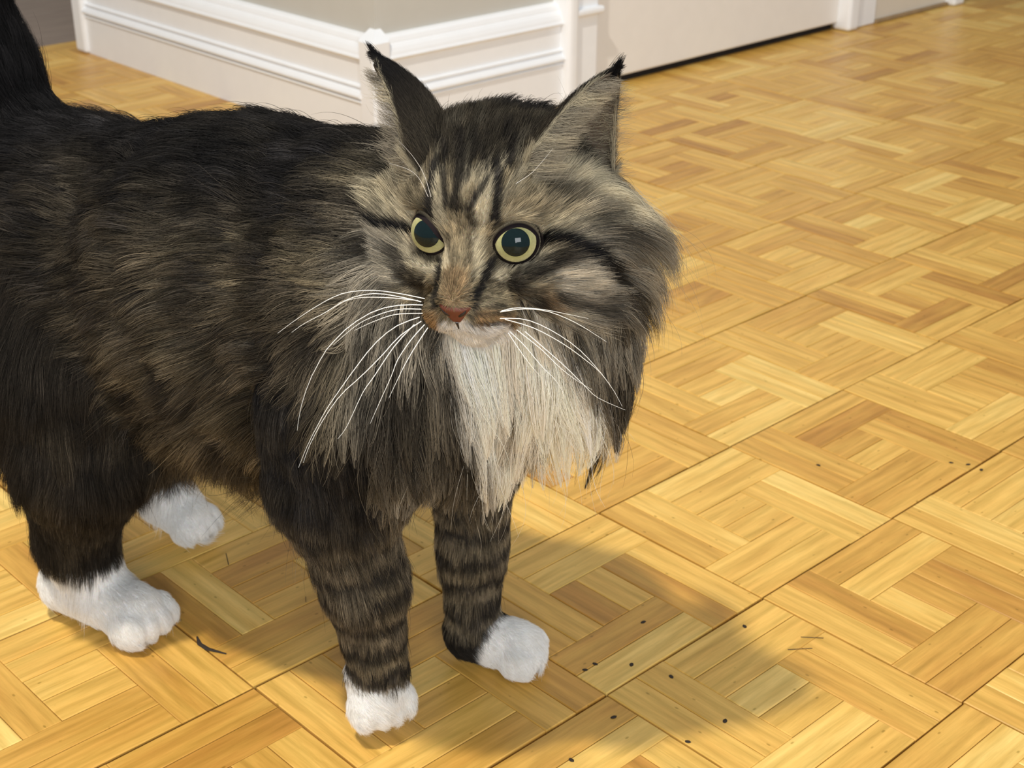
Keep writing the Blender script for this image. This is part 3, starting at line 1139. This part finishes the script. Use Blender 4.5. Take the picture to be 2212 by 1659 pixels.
NAMES, GI = group_of(BV)
BC = coat_colour(BV, NAMES, GI)
for c, ax, sg in EYES:
    dd = np.linalg.norm(BV - c, axis=1)
    BC = mixc(BC, np.array([.02, .014, .014]), sstep(.0152, .0138, dd))
EC = []
for i, (sg, PO, PI_, axis, face, side) in enumerate(EARS):
    EC.append(np.tile(DARK * .8, (PO.size // 3, 1)))
    EC.append(np.tile(np.array([.13, .10, .07]), (PI_.size // 3, 1)))
AC = np.concatenate([BC] + EC)

skin, nt, pb, N_, L_ = new_mat('cat_skin')
at = N_.new('ShaderNodeAttribute')
at.attribute_name = 'coat'
nz = N_.new('ShaderNodeTexNoise')
nz.inputs['Scale'].default_value = 900
mxs = N_.new('ShaderNodeMix')
mxs.data_type = 'RGBA'
mxs.blend_type = 'MULTIPLY'
mxs.inputs[0].default_value = .5
L_.new(at.outputs['Color'], mxs.inputs[6])
L_.new(nz.outputs[1], mxs.inputs[7])
L_.new(mxs.outputs[2], pb.inputs['Base Color'])
pb.inputs['Roughness'].default_value = .9
pb.inputs['Specular IOR Level'].default_value = .1

me = np_mesh('cat', AV, AQ)
ca = me.attributes.new('coat', 'FLOAT_COLOR', 'POINT')
ca.data.foreach_set('color', np.c_[AC, np.ones(len(AC))].astype(np.float32).ravel())
cat = link('cat', me, skin)
cat['label'] = 'long-haired brown tabby cat with white paws and bib walking over the parquet'
cat['category'] = 'cat'

# ---- fur
hair_mat, nt, pb, N_, L_ = new_mat('fur')
at = N_.new('ShaderNodeAttribute')
at.attribute_name = 'coat'
L_.new(at.outputs['Color'], pb.inputs['Base Color'])
pb.inputs['Roughness'].default_value = .55
pb.inputs['Specular IOR Level'].default_value = .12
tr = N_.new('ShaderNodeBsdfTranslucent')
L_.new(at.outputs['Color'], tr.inputs['Color'])
ms = N_.new('ShaderNodeMixShader')
ms.inputs[0].default_value = .30
L_.new(pb.outputs[0], ms.inputs[1])
L_.new(tr.outputs[0], ms.inputs[2])
L_.new(ms.outputs[0], N_['Material Output'].inputs['Surface'])


def make_curves(name, pts, rad, col, parent, label=None):
    """pts (n,k,3), rad (n,k), col (n,k,3)"""
    n, k = pts.shape[:2]
    hc = bpy.data.hair_curves.new(name)
    hc.add_curves([k] * n)
    hc.position_data.foreach_set('vector', pts.astype(np.float32).ravel())
    ra = hc.attributes.get('radius') or hc.attributes.new('radius', 'FLOAT', 'POINT')
    ra.data.foreach_set('value', rad.astype(np.float32).ravel())
    c4 = np.concatenate([col, np.ones((n, k, 1))], 2)
    cc = hc.attributes.new('coat', 'FLOAT_COLOR', 'POINT')
    cc.data.foreach_set('color', c4.astype(np.float32).ravel())
    hc.materials.append(hair_mat)
    o = bpy.data.objects.new(name, hc)
    COL.objects.link(o)
    o.parent = parent
    o['kind'] = 'stuff'
    if label:
        o['label'] = label
    return o


def scatter(V, Q, wq, n):
    """random points on quads with weights; returns points and normals (area weighted)"""
    p0, p1, p2, p3 = [V[Q[:, i]] for i in range(4)]
    nr = np.cross(p2 - p0, p3 - p1)
    ar = np.linalg.norm(nr, axis=1) / 2
    w = ar * wq
    w = w / w.sum()
    k = rng.choice(len(Q), n, p=w)
    a, b = rng.random(n)[:, None], rng.random(n)[:, None]
    P = (p0[k] * (1 - a) + p1[k] * a) * (1 - b) + (p3[k] * (1 - a) + p2[k] * a) * b
    return P, k


# smooth vertex normals
p0, p1, p2, p3 = [BV[BQ[:, i]] for i in range(4)]
fn = np.cross(p2 - p0, p3 - p1)
VN = np.zeros_like(BV)
for i in range(4):
    for a in range(3):
        VN[:, a] += np.bincount(BQ[:, i], fn[:, a], len(BV))
VN /= np.linalg.norm(VN, axis=1)[:, None] + 1e-12


def unit(v):
    return v / (np.linalg.norm(v, axis=-1)[..., None] + 1e-12)


GN = np.array(NAMES)


def groom(P, Nn, g):
    """length, flow direction, lift (0 flat .. 1 upright), droop, clump for every root"""
    n = len(P)
    s, o, z = to_body(P)
    f, l, u = to_head(P)
    L = np.full(n, .024)
    lift = np.full(n, .30)
    droop = np.full(n, .25)
    clump = np.full(n, .45)
    D = np.tile(-DB, (n, 1)) * 1.0
    # trunk: back along the spine, downwards on the flanks
    fl = sstep(.34, .24, z)
    D = D + np.outer(fl * .55, -UP)
    L = L + .026 * sstep(.22, .17, z) * sstep(.0, -.05, s) + .006 * fl
    D = D + np.outer(1.4 * sstep(.20, .165, z), -UP)
    lift = lift - .12 * sstep(.33, .38, z)
    hd = np.linalg.norm(P - HC, axis=1)
    isb = (g == 'torso') | (g == 'neck')
    # ruff: fans away from the face and hangs down
    pa, pb_ = np.stack([f, l, u], 1) @ FA, np.stack([f, l, u], 1) @ FB
    wa = sstep(-1.0, .8, pa + 6.6 - .25 * pb_)
    rf = sstep(.165, .10, hd) * isb * sstep(-6.5, -3.5, f) * wa
    away = unit(P - (HC + .05 * HR[0]))
    dr = unit(away * .9 - UP * .75 - HR[0] * .15)
    D = D * (1 - rf)[:, None] + dr * rf[:, None]
    L = L + rf * (-.002 + .022 * sstep(-5.0, -7.5, pb_) * (1 - .5 * sstep(.27, .21, z)))
    lift = lift + rf * (.08 + .08 * sstep(-5., -7.5, pb_))
    droop = droop + rf * .25
    clump = clump + rf * .25
    # chest and bib
    ch = sstep(-.06, .0, s) * sstep(.33, .28, z) * isb
    L = L + ch * .012 * sstep(.20, .25, z) - ch * .004
    droop = droop + ch * .25
    clump = clump + .15 * ch
    D = D * (1 - .7 * ch)[:, None] + np.array([0, 0, -1.]) * (.7 * ch)[:, None]
    # head
    k = g == 'head'
    nose = H(6.0, 0, -.9)
    v = unit(P - nose)
    back = sstep(3.0, -1.5, f)
    hl = .0040 + .005 * sstep(4.4, 1.0, f)
    cheek = sstep(4.2, 6.0, np.abs(l)) * sstep(3.8, 1.6, u) * sstep(2.2, -.5, f)
    hl = hl + .013 * cheek + .004 * sstep(3.2, 4.8, np.abs(l)) + .008 * back * sstep(2.5, 0, np.abs(u - .5)) + .018 * sstep(0, -2, f) * sstep(2.5, 0, u)
    hl = hl + .010 * sstep(-3.2, -4.4, u) * sstep(3.8, 1.5, f)
    hl = hl + .0025 * sstep(4.2, 5.2, u)
    L[k] = hl[k]
    hd_dir = v - UP * (.40 * cheek)[:, None] + np.outer(np.sign(l) * cheek * .5, HR[1])
    D[k] = hd_dir[k]
    lift[k] = (.22 + .26 * cheek + .12 * back)[k]
    droop[k] = (.08 + .35 * cheek)[k]
    clump[k] = (.25 + .3 * cheek)[k]
    # legs and paws
    for nm, a, b, ln in (('leg_fr', B(-.04, .06, .2), B(-.021, .05, .05), .0095), ('leg_fl', B(-.016, -.056, .17), B(-.011, -.046, .036), .0095),
                         ('leg_hr', B(-.255, .064, .16), B(-.275, .06, .05), .013), ('leg_hl', B(-.30, -.054, .13), B(-.31, -.055, .05), .013)):
        k = g == nm
        D[k] = unit(b - a)
        up = sstep(.10, .20, z)
        L[k] = (ln + .012 * up)[k]
        lift[k] = (.20 + .06 * up)[k]
        droop[k] = .1
        clump[k] = (.35 + .1 * up)[k]
    k = np.char.startswith(g.astype(str), 'paw')
    D[k] = DB * .8 - UP * .6
    L[k] = .0052
    lift[k] = .22
    droop[k] = .05
    clump[k] = .25
    k = g == 'tail'
    if k.any():
        T0 = np.array(TAIL)
        tt = np.zeros((k.sum(), 3))
        best = np.full(k.sum(), 9.)
        for i in range(5):
            mid = (T0[i] + T0[i + 1]) / 2
            dd = np.linalg.norm(P[k] - mid, axis=1)
            m = dd < best
            best[m] = dd[m]
            tt[m] = unit(T0[i + 1] - T0[i])
        D[k] = tt
        L[k] = .030
        lift[k] = .32
        droop[k] = .15
        clump[k] = .5
    nv = np.stack([noise(P + q, 38.) - .5 for q in (0., 3.1, 6.7)], 1) + .7 * np.stack([noise(P + q, 95.) - .5 for q in (1.3, 4.9, 8.2)], 1)
    am = np.where(g == 'head', .35 + .5 * cheek, np.where(isb, .85, .45))
    D = unit(D) + nv * am[:, None]
    return L, D, lift, droop, clump


def clump_ids(P, cell):
    q = np.floor((P + .5 * cell * (np.stack([noise(P, 1.1 / cell), noise(P + 7, 1.1 / cell), noise(P + 13, 1.1 / cell)], 1) - .5)) / cell).astype(np.int64)
    key = q[:, 0] * 73856093 ^ q[:, 1] * 19349663 ^ q[:, 2] * 83492791
    _, inv = np.unique(key, return_inverse=True)
    return inv


def grow(P, Nn, L, D, lift, droop, K, wave=.04, fly=.12, sink=.0006):
    n = len(P)
    t = D - Nn * (D * Nn).sum(1)[:, None]
    t = unit(t + .22 * rng.normal(size=(n, 3)) * fly / .12 * .5)
    t = unit(t - Nn * (t * Nn).sum(1)[:, None])
    lf = np.clip(lift + .08 * rng.normal(size=n), .03, .95)
    ang = lf * math.pi / 2
    d0 = t * np.cos(ang)[:, None] + Nn * np.sin(ang)[:, None]
    d1 = unit(t + Nn * .06 - UP * droop[:, None] * 1.2)
    tt = np.linspace(0, 1, K)
    out = np.zeros((n, K, 3))
    out[:, 0] = P - Nn * sink
    ph = rng.random((n, 2)) * 6.28
    bi = np.cross(t, Nn)
    wv = wave * L * rng.random(n)
    for i in range(1, K):
        m = (tt[i] + tt[i - 1]) / 2
        w = m ** 1.2
        d = unit(d0 * (1 - w) + d1 * w)
        out[:, i] = out[:, i - 1] + d * (L / (K - 1))[:, None]
    for i in range(1, K):
        out[:, i] += bi * (wv * np.sin(ph[:, 0] + tt[i] * 5) * tt[i])[:, None]
    return out


def do_clump(S, ids, amt, power=1.6):
    n, K = S.shape[:2]
    nb = ids.max() + 1
    cnt = np.bincount(ids, minlength=nb)
    tt = np.linspace(0, 1, K) ** power
    for i in range(1, K):
        for a in range(3):
            m = np.bincount(ids, S[:, i, a], nb) / cnt
            S[:, i, a] += (m[ids] - S[:, i, a]) * amt * tt[i]
    return S


def shade_strand(C, K, gname, n):
    """agouti banding: dark root, paler middle, dark or pale tip"""
    tt = np.linspace(0, 1, K)
    out = np.zeros((len(C), K, 3))
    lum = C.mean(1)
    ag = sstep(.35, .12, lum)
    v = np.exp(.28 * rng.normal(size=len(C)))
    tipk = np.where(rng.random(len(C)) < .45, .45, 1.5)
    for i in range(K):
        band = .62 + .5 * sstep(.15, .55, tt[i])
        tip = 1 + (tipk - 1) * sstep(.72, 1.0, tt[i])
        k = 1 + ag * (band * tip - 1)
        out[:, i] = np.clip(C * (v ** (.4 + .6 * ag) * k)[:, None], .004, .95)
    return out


GRP_DENS = {'torso': 1.0, 'neck': 1.3, 'head': 3.4, 'leg_fr': 1.9, 'leg_fl': 1.9, 'leg_hr': 1.3, 'leg_hl': 1.0, 'paw_fr': 3.2, 'paw_fl': 3.2,
            'paw_hr': 3.2, 'paw_hl': 2.4, 'tail': .9}
dens_v = np.array([GRP_DENS[NAMES[i]] for i in range(len(NAMES))])[GI]
dq = dens_v[BQ].mean(1)
camv = unit(CAM_LOC - BV)
NROOT = 600000
RP, RQ = scatter(BV, BQ, dq, NROOT)
RN = unit(VN[BQ[RQ]].mean(1))
keep = RP[:, 2] > .0025
for c, ax, sg in EYES:
    keep &= np.linalg.norm(RP - c, axis=1) > .0146
rf_, rl_, ru_ = to_head(RP)
nose_m = (rf_ > 5.55) & (np.abs(rl_) < .88 * np.clip((ru_ + 2.35) / 1.1, .12, 1)) & (ru_ < -1.14) & (ru_ > -2.35)
keep &= ~nose_m
RP, RN, RQ = RP[keep], RN[keep], RQ[keep]
_, rgi = group_of(RP)
RG = GN[rgi]
RC = coat_colour(RP, NAMES, rgi)
PARTS = [('coat', ['torso'], 8, .00013), ('ruff', ['neck'], 9, .00013), ('head_fur', ['head'], 7, .000095), ('tail_fur', ['tail'], 7, .00010)]
PARTS += [('leg_fur', [k], 6, .00009) for k in ('leg_fr', 'leg_fl', 'leg_hr', 'leg_hl')]
PARTS += [('paw_fur', [k], 5, .00008) for k in ('paw_fr', 'paw_fl', 'paw_hr', 'paw_hl')]
# the long hair of chest and throat belongs to the ruff
sx, ox, zx = to_body(RP)
ruffm = (RG == 'neck') | ((RG == 'torso') & ((np.linalg.norm(RP - HC, axis=1) < .125) | ((sx > -.035) & (zx < .30))))
RP2 = np.where(ruffm, 'ruff', np.where(RG == 'torso', 'coat', RG))
LABEL = {'paw_fur': 'white fur of the paw', 'tail_fur': 'black fur of the raised tail', 'ruff': 'long ruff with a white bib'}
for pname, gs, K, rad in PARTS:
    if pname == 'coat':
        m = RP2 == 'coat'
    elif pname == 'ruff':
        m = RP2 == 'ruff'
    else:
        m = RG == gs[0]
    P, Nn, g, C = RP[m], RN[m], RG[m], RC[m]
    L, D, lift, droop, cl = groom(P, Nn, g)
    L = L * np.clip(1 + .22 * rng.normal(size=len(P)), .4, 1.5)
    ib = clump_ids(P, .012)
    L = L * np.exp(.22 * rng.normal(size=ib.max() + 1))[ib]
    stray = rng.random(len(P)) < .02
    L[stray] *= 1.25
    S = grow(P, Nn, L, D, lift, droop, K, wave=.13 if pname == 'ruff' else .06, sink=.0001 if pname in ('head_fur', 'paw_fur') else .0006)
    cl2 = cl * np.where(stray, .2, 1.)
    big = .016 if pname in ('coat', 'ruff', 'tail_fur') else .007
    S = do_clump(S, clump_ids(P, big), cl2 * .75, 2.0)
    S = do_clump(S, clump_ids(P, big * .33), np.minimum(cl2 * 1.35, .92), 1.2)
    S[:, :, 2] = np.maximum(S[:, :, 2], .0008)
    for cell, sd in ((big * .33, .27 if pname == 'head_fur' else .34), (big, .20)):
        ids = clump_ids(P, cell)
        wl = (sd if pname != 'paw_fur' else .05) * (1 - .8 * sstep(.35, .7, C.mean(1)))
        C = np.clip(C * np.exp(wl * rng.normal(size=ids.max() + 1)[ids])[:, None], .004, .95)
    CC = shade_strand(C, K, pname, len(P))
    tt = np.linspace(0, 1, K)
    R_ = np.outer(np.exp(.2 * rng.normal(size=len(P))), rad * (1 - .82 * tt ** 1.5))
    make_curves(pname, S, R_, CC, cat, LABEL.get(pname))

# ear fur, ear furnishings and tip tufts
for sg, PO, PI_, axis, face, side in EARS:
    nv, nu = PO.shape[:2]
    n = 9000
    v = rng.random(n) ** 1.3 * (nv - 1.001)
    uu = rng.random(n) * (nu - 1.001)
    a, b = v.astype(int), uu.astype(int)
    fa, fb = (v - a)[:, None], (uu - b)[:, None]

    def samp(G):
        return (G[a, b] * (1 - fb) + G[a, b + 1] * fb) * (1 - fa) + (G[a + 1, b] * (1 - fb) + G[a + 1, b + 1] * fb) * fa
    P = samp(PO)
    e1 = PO[a, b + 1] - PO[a, b]
    e2 = PO[np.minimum(a + 1, nv - 1), b] - PO[a, b]
    Nn = unit(np.cross(e1, e2))
    Nn = Nn * np.sign((Nn * (P - PI_[a, b])).sum(1))[:, None]
    vv = v / (nv - 1)
    L = .0065 + .006 * (1 - vv)
    D = np.tile(axis, (n, 1))
    S = grow(P, Nn, L, D, np.full(n, .14), np.zeros(n), 5)
    edge = np.abs(uu / (nu - 1) - .5) * 2
    C = np.tile(DARK * 1.1, (n, 1))
    C = mixc(C, BROWN * .9, sstep(.55, .2, vv) * rng.random(n))
    C = mixc(C, BLACK, sstep(.5, .8, vv) * .9)
    C = mixc(C, CREAM * .7, sstep(.84, .90, edge) * sstep(.94, .85, vv))
    parts = [(S, C)]
    # long pale hairs rising from the front edge and floor of the ear
    n2 = 2300
    vi = rng.random(n2) ** 1.2 * .86 * (nv - 1)
    ui = np.where(rng.random(n2) < .62, rng.random(n2) * .30, .30 + rng.random(n2) * .65)
    if sg < 0:
        ui = 1 - ui
    ui = ui * (nu - 1.001)
    a, b = vi.astype(int), ui.astype(int)
    fa, fb = (vi - a)[:, None], (ui - b)[:, None]
    P2 = samp(PI_)
    rim = np.where(sg > 0, ui / (nu - 1), 1 - ui / (nu - 1))
    dirv = unit(face * .80 + axis * .55 + side * (sg * .35) * (1 - rim)[:, None] + .22 * rng.normal(size=(n2, 3)))
    L2 = (.013 + .015 * rng.random(n2)) * (1 - .45 * vi / (nv - 1)) * (1 - .45 * rim)
    t5 = np.linspace(0, 1, 5)
    S2 = P2[:, None] + dirv[:, None] * (L2[:, None] * t5)[:, :, None] + (unit(axis * .5 + side * sg)[None, None] * (L2[:, None] * t5 ** 2 * .45)[:, :, None])
    S2 = do_clump(S2, clump_ids(P2, .005), .8, 1.2)
    wob = np.cumsum(.0006 * rng.normal(size=(n2, 5, 3)), 1)
    S2[:, 1:] += wob[:, 1:]
    C2 = mixc(np.tile(GREY * .62, (n2, 1)), CREAM * .8, rng.random(clump_ids(P2, .005).max() + 1)[clump_ids(P2, .005)] ** 2)
    parts.append((S2, C2))
    n3_ = 260
    tip = PO[-1, nu // 2]
    P3 = tip + .0012 * rng.normal(size=(n3_, 3)) - axis * .004 * rng.random(n3_)[:, None]
    L3 = .004 + .013 * rng.random(n3_) ** 2
    d3 = unit(axis + .09 * rng.normal(size=(n3_, 3)))
    S3 = P3[:, None] + d3[:, None] * (L3[:, None] * t5)[:, :, None]
    S3 = do_clump(S3, np.zeros(n3_, int), .55, 1.0)
    parts.append((S3, np.tile(BLACK, (n3_, 1))))
    S = np.concatenate([x[0] for x in parts])
    C = np.concatenate([x[1] for x in parts])
    R_ = np.tile(.00008 * (1 - .7 * t5), (len(S), 1))
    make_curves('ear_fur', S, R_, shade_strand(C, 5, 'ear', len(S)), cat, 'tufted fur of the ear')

# ---- eyes
eye_m, nt, pb, N_, L_ = new_mat('eye_surface')
at = N_.new('ShaderNodeAttribute')
at.attribute_name = 'coat'
nz = N_.new('ShaderNodeTexNoise')
nz.inputs['Scale'].default_value = 700
tcn = N_.new('ShaderNodeTexCoord')
L_.new(tcn.outputs['Object'], nz.inputs['Vector'])
mr = N_.new('ShaderNodeMapRange')
mr.inputs[3].default_value = .75
mr.inputs[4].default_value = 1.2
L_.new(nz.outputs[0], mr.inputs[0])
vm = N_.new('ShaderNodeVectorMath')
vm.operation = 'SCALE'
L_.new(at.outputs['Color'], vm.inputs[0])
L_.new(mr.outputs[0], vm.inputs['Scale'])
L_.new(vm.outputs[0], pb.inputs['Base Color'])
pb.inputs['Roughness'].default_value = .35
pb.inputs['Specular IOR Level'].default_value = 0.0
pb.inputs['Coat Weight'].default_value = 1.0
pb.inputs['Coat Roughness'].default_value = .015
pb.inputs['Coat IOR'].default_value = 1.33


def cap_mesh(name, axis, rings, nseg=40, close=False):
    """rings: (angle, radius, rgb) round the axis"""
    x = unit(np.cross(axis, UP))
    y = np.cross(x, axis)
    V, Q, Cc = [], [], []
    for an, r, c in rings:
        for q in range(nseg):
            ph = 2 * math.pi * q / nseg
            V.append(r * (axis * math.cos(an) + math.sin(an) * (x * math.cos(ph) + y * math.sin(ph))))
            Cc.append(c)
    for i in range(len(rings) - 1):
        for q in range(nseg):
            q2 = (q + 1) % nseg
            Q.append((i * nseg + q, (i + 1) * nseg + q, (i + 1) * nseg + q2, i * nseg + q2))
    me = np_mesh(name, V, Q)
    at = me.attributes.new('coat', 'FLOAT_COLOR', 'POINT')
    at.data.foreach_set('color', np.c_[np.array(Cc), np.ones(len(Cc))].astype(np.float32).ravel())
    me.materials.append(eye_m)
    return me


def rng_lin(a, b, n):
    return [a + (b - a) * i / (n - 1) for i in range(n)]


lid_m, nt, pb, N_, L_ = new_mat('eyelid_skin')
at = N_.new('ShaderNodeAttribute')
at.attribute_name = 'coat'
L_.new(at.outputs['Color'], pb.inputs['Base Color'])
pb.inputs['Roughness'].default_value = .85
pb.inputs['Specular IOR Level'].default_value = .1
LID_FUR = []
for c, ax, sg in EYES:
    gaze = unit(.55 * unit(CAM_LOC - c) + .45 * ax)
    sphere = [(a, ER, (.010, .008, .008)) for a in rng_lin(.02, 3.1, 26)]
    eye = link('eye', cap_mesh('eye', gaze, sphere), None, cat)
    eye.location = c
    oi, ii = lin(186, 182, 134), lin(142, 142, 92)
    ir = [(a, ER * 1.004, tuple(ii + (oi - ii) * w)) for a, w in zip(rng_lin(.54, .97, 8), rng_lin(0, 1, 8))]
    ir += [(1.02, ER * 1.003, (.03, .025, .018))]
    link('iris', cap_mesh('iris', gaze, ir), None, eye)
    pu = [(a, ER * 1.008, (.003, .010, .011)) for a in rng_lin(.005, .61, 7)]
    link('pupil', cap_mesh('pupil', gaze, pu), None, eye)
    # dark lid rim round an almond opening
    x = unit(np.cross(ax, UP)) * 1.0
    y = np.cross(x, ax)
    lat = unit(HR[1] * sg - ax * (HR[1] @ ax) * sg)
    upv = np.cross(lat, ax) * sg
    upv = upv * np.sign(upv @ UP)
    V, Q = [], []
    n = 48
    RINGS = ((0, 1.010), (.025, 1.020), (.08, 1.026), (.17, 1.028), (.30, 1.025), (.50, 1.0))
    for q in range(n):
        ph = 2 * math.pi * q / n
        cx, sy_ = math.cos(ph), math.sin(ph)
        al = .99 + .10 * max(cx, 0) ** 8 + .34 * max(math.cos(ph - math.radians(206)), 0) ** 14 - .10 * max(sy_, 0) - .13 * max(math.cos(ph - math.radians(125)), 0) ** 2
        for da, rr in RINGS:
            an = al + da
            V.append(c + ER * rr * (ax * math.cos(an) + math.sin(an) * (lat * cx + upv * sy_)))
    m = len(RINGS)
    for q in range(n):
        q2 = (q + 1) % n
        for i in range(m - 1):
            f4 = (q * m + i, q * m + i + 1, q2 * m + i + 1, q2 * m + i)
            Q.append(f4 if sg > 0 else f4[::-1])
    V = np.array(V)
    lc = []
    for q in range(n):
        sy_ = math.sin(2 * math.pi * q / n)
        up_ = sy_ > .15
        for i in range(m):
            dk = i <= 3
            lc.append((.014, .010, .011) if dk else (tuple(TAN * .62) if up_ else tuple(CREAM * .5)))
    me = np_mesh('eyelid', V, Q)
    at = me.attributes.new('coat', 'FLOAT_COLOR', 'POINT')
    at.data.foreach_set('color', np.c_[np.array(lc), np.ones(len(lc))].astype(np.float32).ravel())
    link('eyelid', me, lid_m, cat)
    # short hairs on the outer band of the lids
    nl_ = 2600
    qa = rng.random(nl_) * n
    ri = 3.0 + rng.random(nl_) * 1.95
    i0, j0 = qa.astype(int) % n, ri.astype(int)
    fq, fr_ = (qa % 1)[:, None], (ri % 1)[:, None]
    G = V.reshape(n, m, 3)
    i1 = (i0 + 1) % n
    Pl = (G[i0, j0] * (1 - fq) + G[i1, j0] * fq) * (1 - fr_) + (G[i0, j0 + 1] * (1 - fq) + G[i1, j0 + 1] * fq) * fr_
    Nl = unit(Pl - c)
    Dl = unit(Pl - H(6., 0, -.9)) + .5 * unit(Pl - (c + ax * .012))
    Cl = mixc(np.tile(CREAM * .62, (nl_, 1)), TAN * .6, rng.random(nl_))
    okl = ri > 2.2
    LID_FUR.append((Pl[okl], Nl[okl], Dl[okl], Cl[okl]))

Pl, Nl, Dl, Cl = [np.concatenate([x[i] for x in LID_FUR]) for i in range(4)]
Sl = grow(Pl, Nl, np.full(len(Pl), .0042) * (.7 + .6 * rng.random(len(Pl))), Dl, np.full(len(Pl), .15), np.zeros(len(Pl)), 5)
make_curves('eyelid_fur', Sl, np.tile(.00008 * (1 - .7 * np.linspace(0, 1, 5)), (len(Sl), 1)), shade_strand(Cl, 5, 'lid', len(Sl)), cat)

# ---- nose leather, nostrils, lip line
def field(P):
    q = np.clip((np.asarray(P) - G0) / VX, 0, np.array(NG) - 1.001)
    i = q.astype(int)
    t = q - i
    r = 0
    for a in (0, 1):
        for b in (0, 1):
            for e in (0, 1):
                w = (t[..., 0] if a else 1 - t[..., 0]) * (t[..., 1] if b else 1 - t[..., 1]) * (t[..., 2] if e else 1 - t[..., 2])
                r = r + w * FLD[i[..., 0] + a, i[..., 1] + b, i[..., 2] + e]
    return r


def face_point(l, u, off=.0):
    for f in np.arange(7.6, 2.0, -.01):
        if field(H(f, l, u)[None])[0] < 0:
            return H(f + off, l, u)
    return H(3, l, u)


nose_m, nt, pb, N_, L_ = new_mat('nose_leather')
pb.inputs['Base Color'].default_value = (*lin(96, 48, 35), 1)
pb.inputs['Roughness'].default_value = .5
vt = N_.new('ShaderNodeTexVoronoi')
vt.inputs['Scale'].default_value = 1800
bm_ = N_.new('ShaderNodeBump')
bm_.inputs['Strength'].default_value = .25
bm_.inputs['Distance'].default_value = .0004
L_.new(vt.outputs[0], bm_.inputs['Height'])
L_.new(bm_.outputs[0], pb.inputs['Normal'])
V, Q = [], []
nl, nt_ = 15, 11
for j in range(nt_):
    t = j / (nt_ - 1)
    u = -1.18 - 1.12 * t
    hw = .92 * (1 - t) ** .9 + .13
    for i in range(nl):
        q = i / (nl - 1) * 2 - 1
        uu = u + .14 * (1 - abs(q)) * 0 - .10 * (1 - t) * q * q
        edge = max(abs(q), abs(2 * t - 1)) ** 6
        V.append(face_point(q * hw, uu, .12 * (1 - edge) - .06 * edge))
for j in range(nt_ - 1):
    for i in range(nl - 1):
        Q.append((j * nl + i, (j + 1) * nl + i, (j + 1) * nl + i + 1, j * nl + i + 1))
nose = link('nose', np_mesh('nose', V, Q), nose_m, cat)
nose['label'] = 'brick pink nose leather'
nos_m = paint('nostril_dark', (.012, .007, .006), .6)


def tube(name, pts, rads, mat, parent, sides=6):
    pts = np.array(pts)
    V, Q = [], []
    for i in range(len(pts)):
        d = unit(pts[min(i + 1, len(pts) - 1)] - pts[max(i - 1, 0)])
        x = unit(np.cross(d, UP + .01 * DB))
        y = np.cross(d, x)
        for k in range(sides):
            ph = 2 * math.pi * k / sides
            V.append(pts[i] + rads[i] * (x * math.cos(ph) + y * math.sin(ph)))
    for i in range(len(pts) - 1):
        for k in range(sides):
            k2 = (k + 1) % sides
            Q.append((i * sides + k, i * sides + k2, (i + 1) * sides + k2, (i + 1) * sides + k))
    return link(name, np_mesh(name, V, Q), mat, parent)


for sg in (-1, 1):
    pts = [face_point(sg * a, b, .06) for a, b in ((.20, -1.85), (.32, -1.72), (.46, -1.62), (.60, -1.52), (.70, -1.40))]
    tube('nostril', pts, [.0004, .0010, .0012, .0009, .0003], nos_m, nose, 8)
pts = [face_point(0, b, .03) for b in (-2.25, -2.4, -2.55, -2.7)]
tube('philtrum', pts, [.0009, .0006, .0005, .0004], nos_m, cat)
for sg in (-1, 1):
    pts = [face_point(sg * a, b, .0) for a, b in ((0, -2.72), (.4, -2.92), (.9, -3.08), (1.4, -3.08), (1.8, -3.05))]
    tube('lip', pts, [.0002, .0003, .0004, .0003, .0001], nos_m, cat)

# ---- whiskers, one by one
wh_m, nt, pb, N_, L_ = new_mat('whisker_white')
pb.inputs['Base Color'].default_value = (.86, .84, .78, 1)
pb.inputs['Roughness'].default_value = .35


def spline(P, n):
    P = np.array(P, float)
    t = np.linspace(0, len(P) - 1.0001, n)
    out = []
    for x in t:
        i = int(x)
        q = x - i
        a, b, c, d = P[max(i - 1, 0)], P[i], P[i + 1], P[min(i + 2, len(P) - 1)]
        out.append(.5 * ((2 * b) + (c - a) * q + (2 * a - 5 * b + 4 * c - d) * q * q + (3 * b - 3 * c + d - a) * q ** 3))
    return np.array(out)


for i, w in enumerate(WHISKERS):
    pts = spline([H(*q) for q in w], 16)
    r0 = .00026 if i < 19 else .00015
    tube('whisker', pts, [r0 * (1 - .80 * (k / 15.) ** 1.4) for k in range(16)], wh_m, cat, 5)
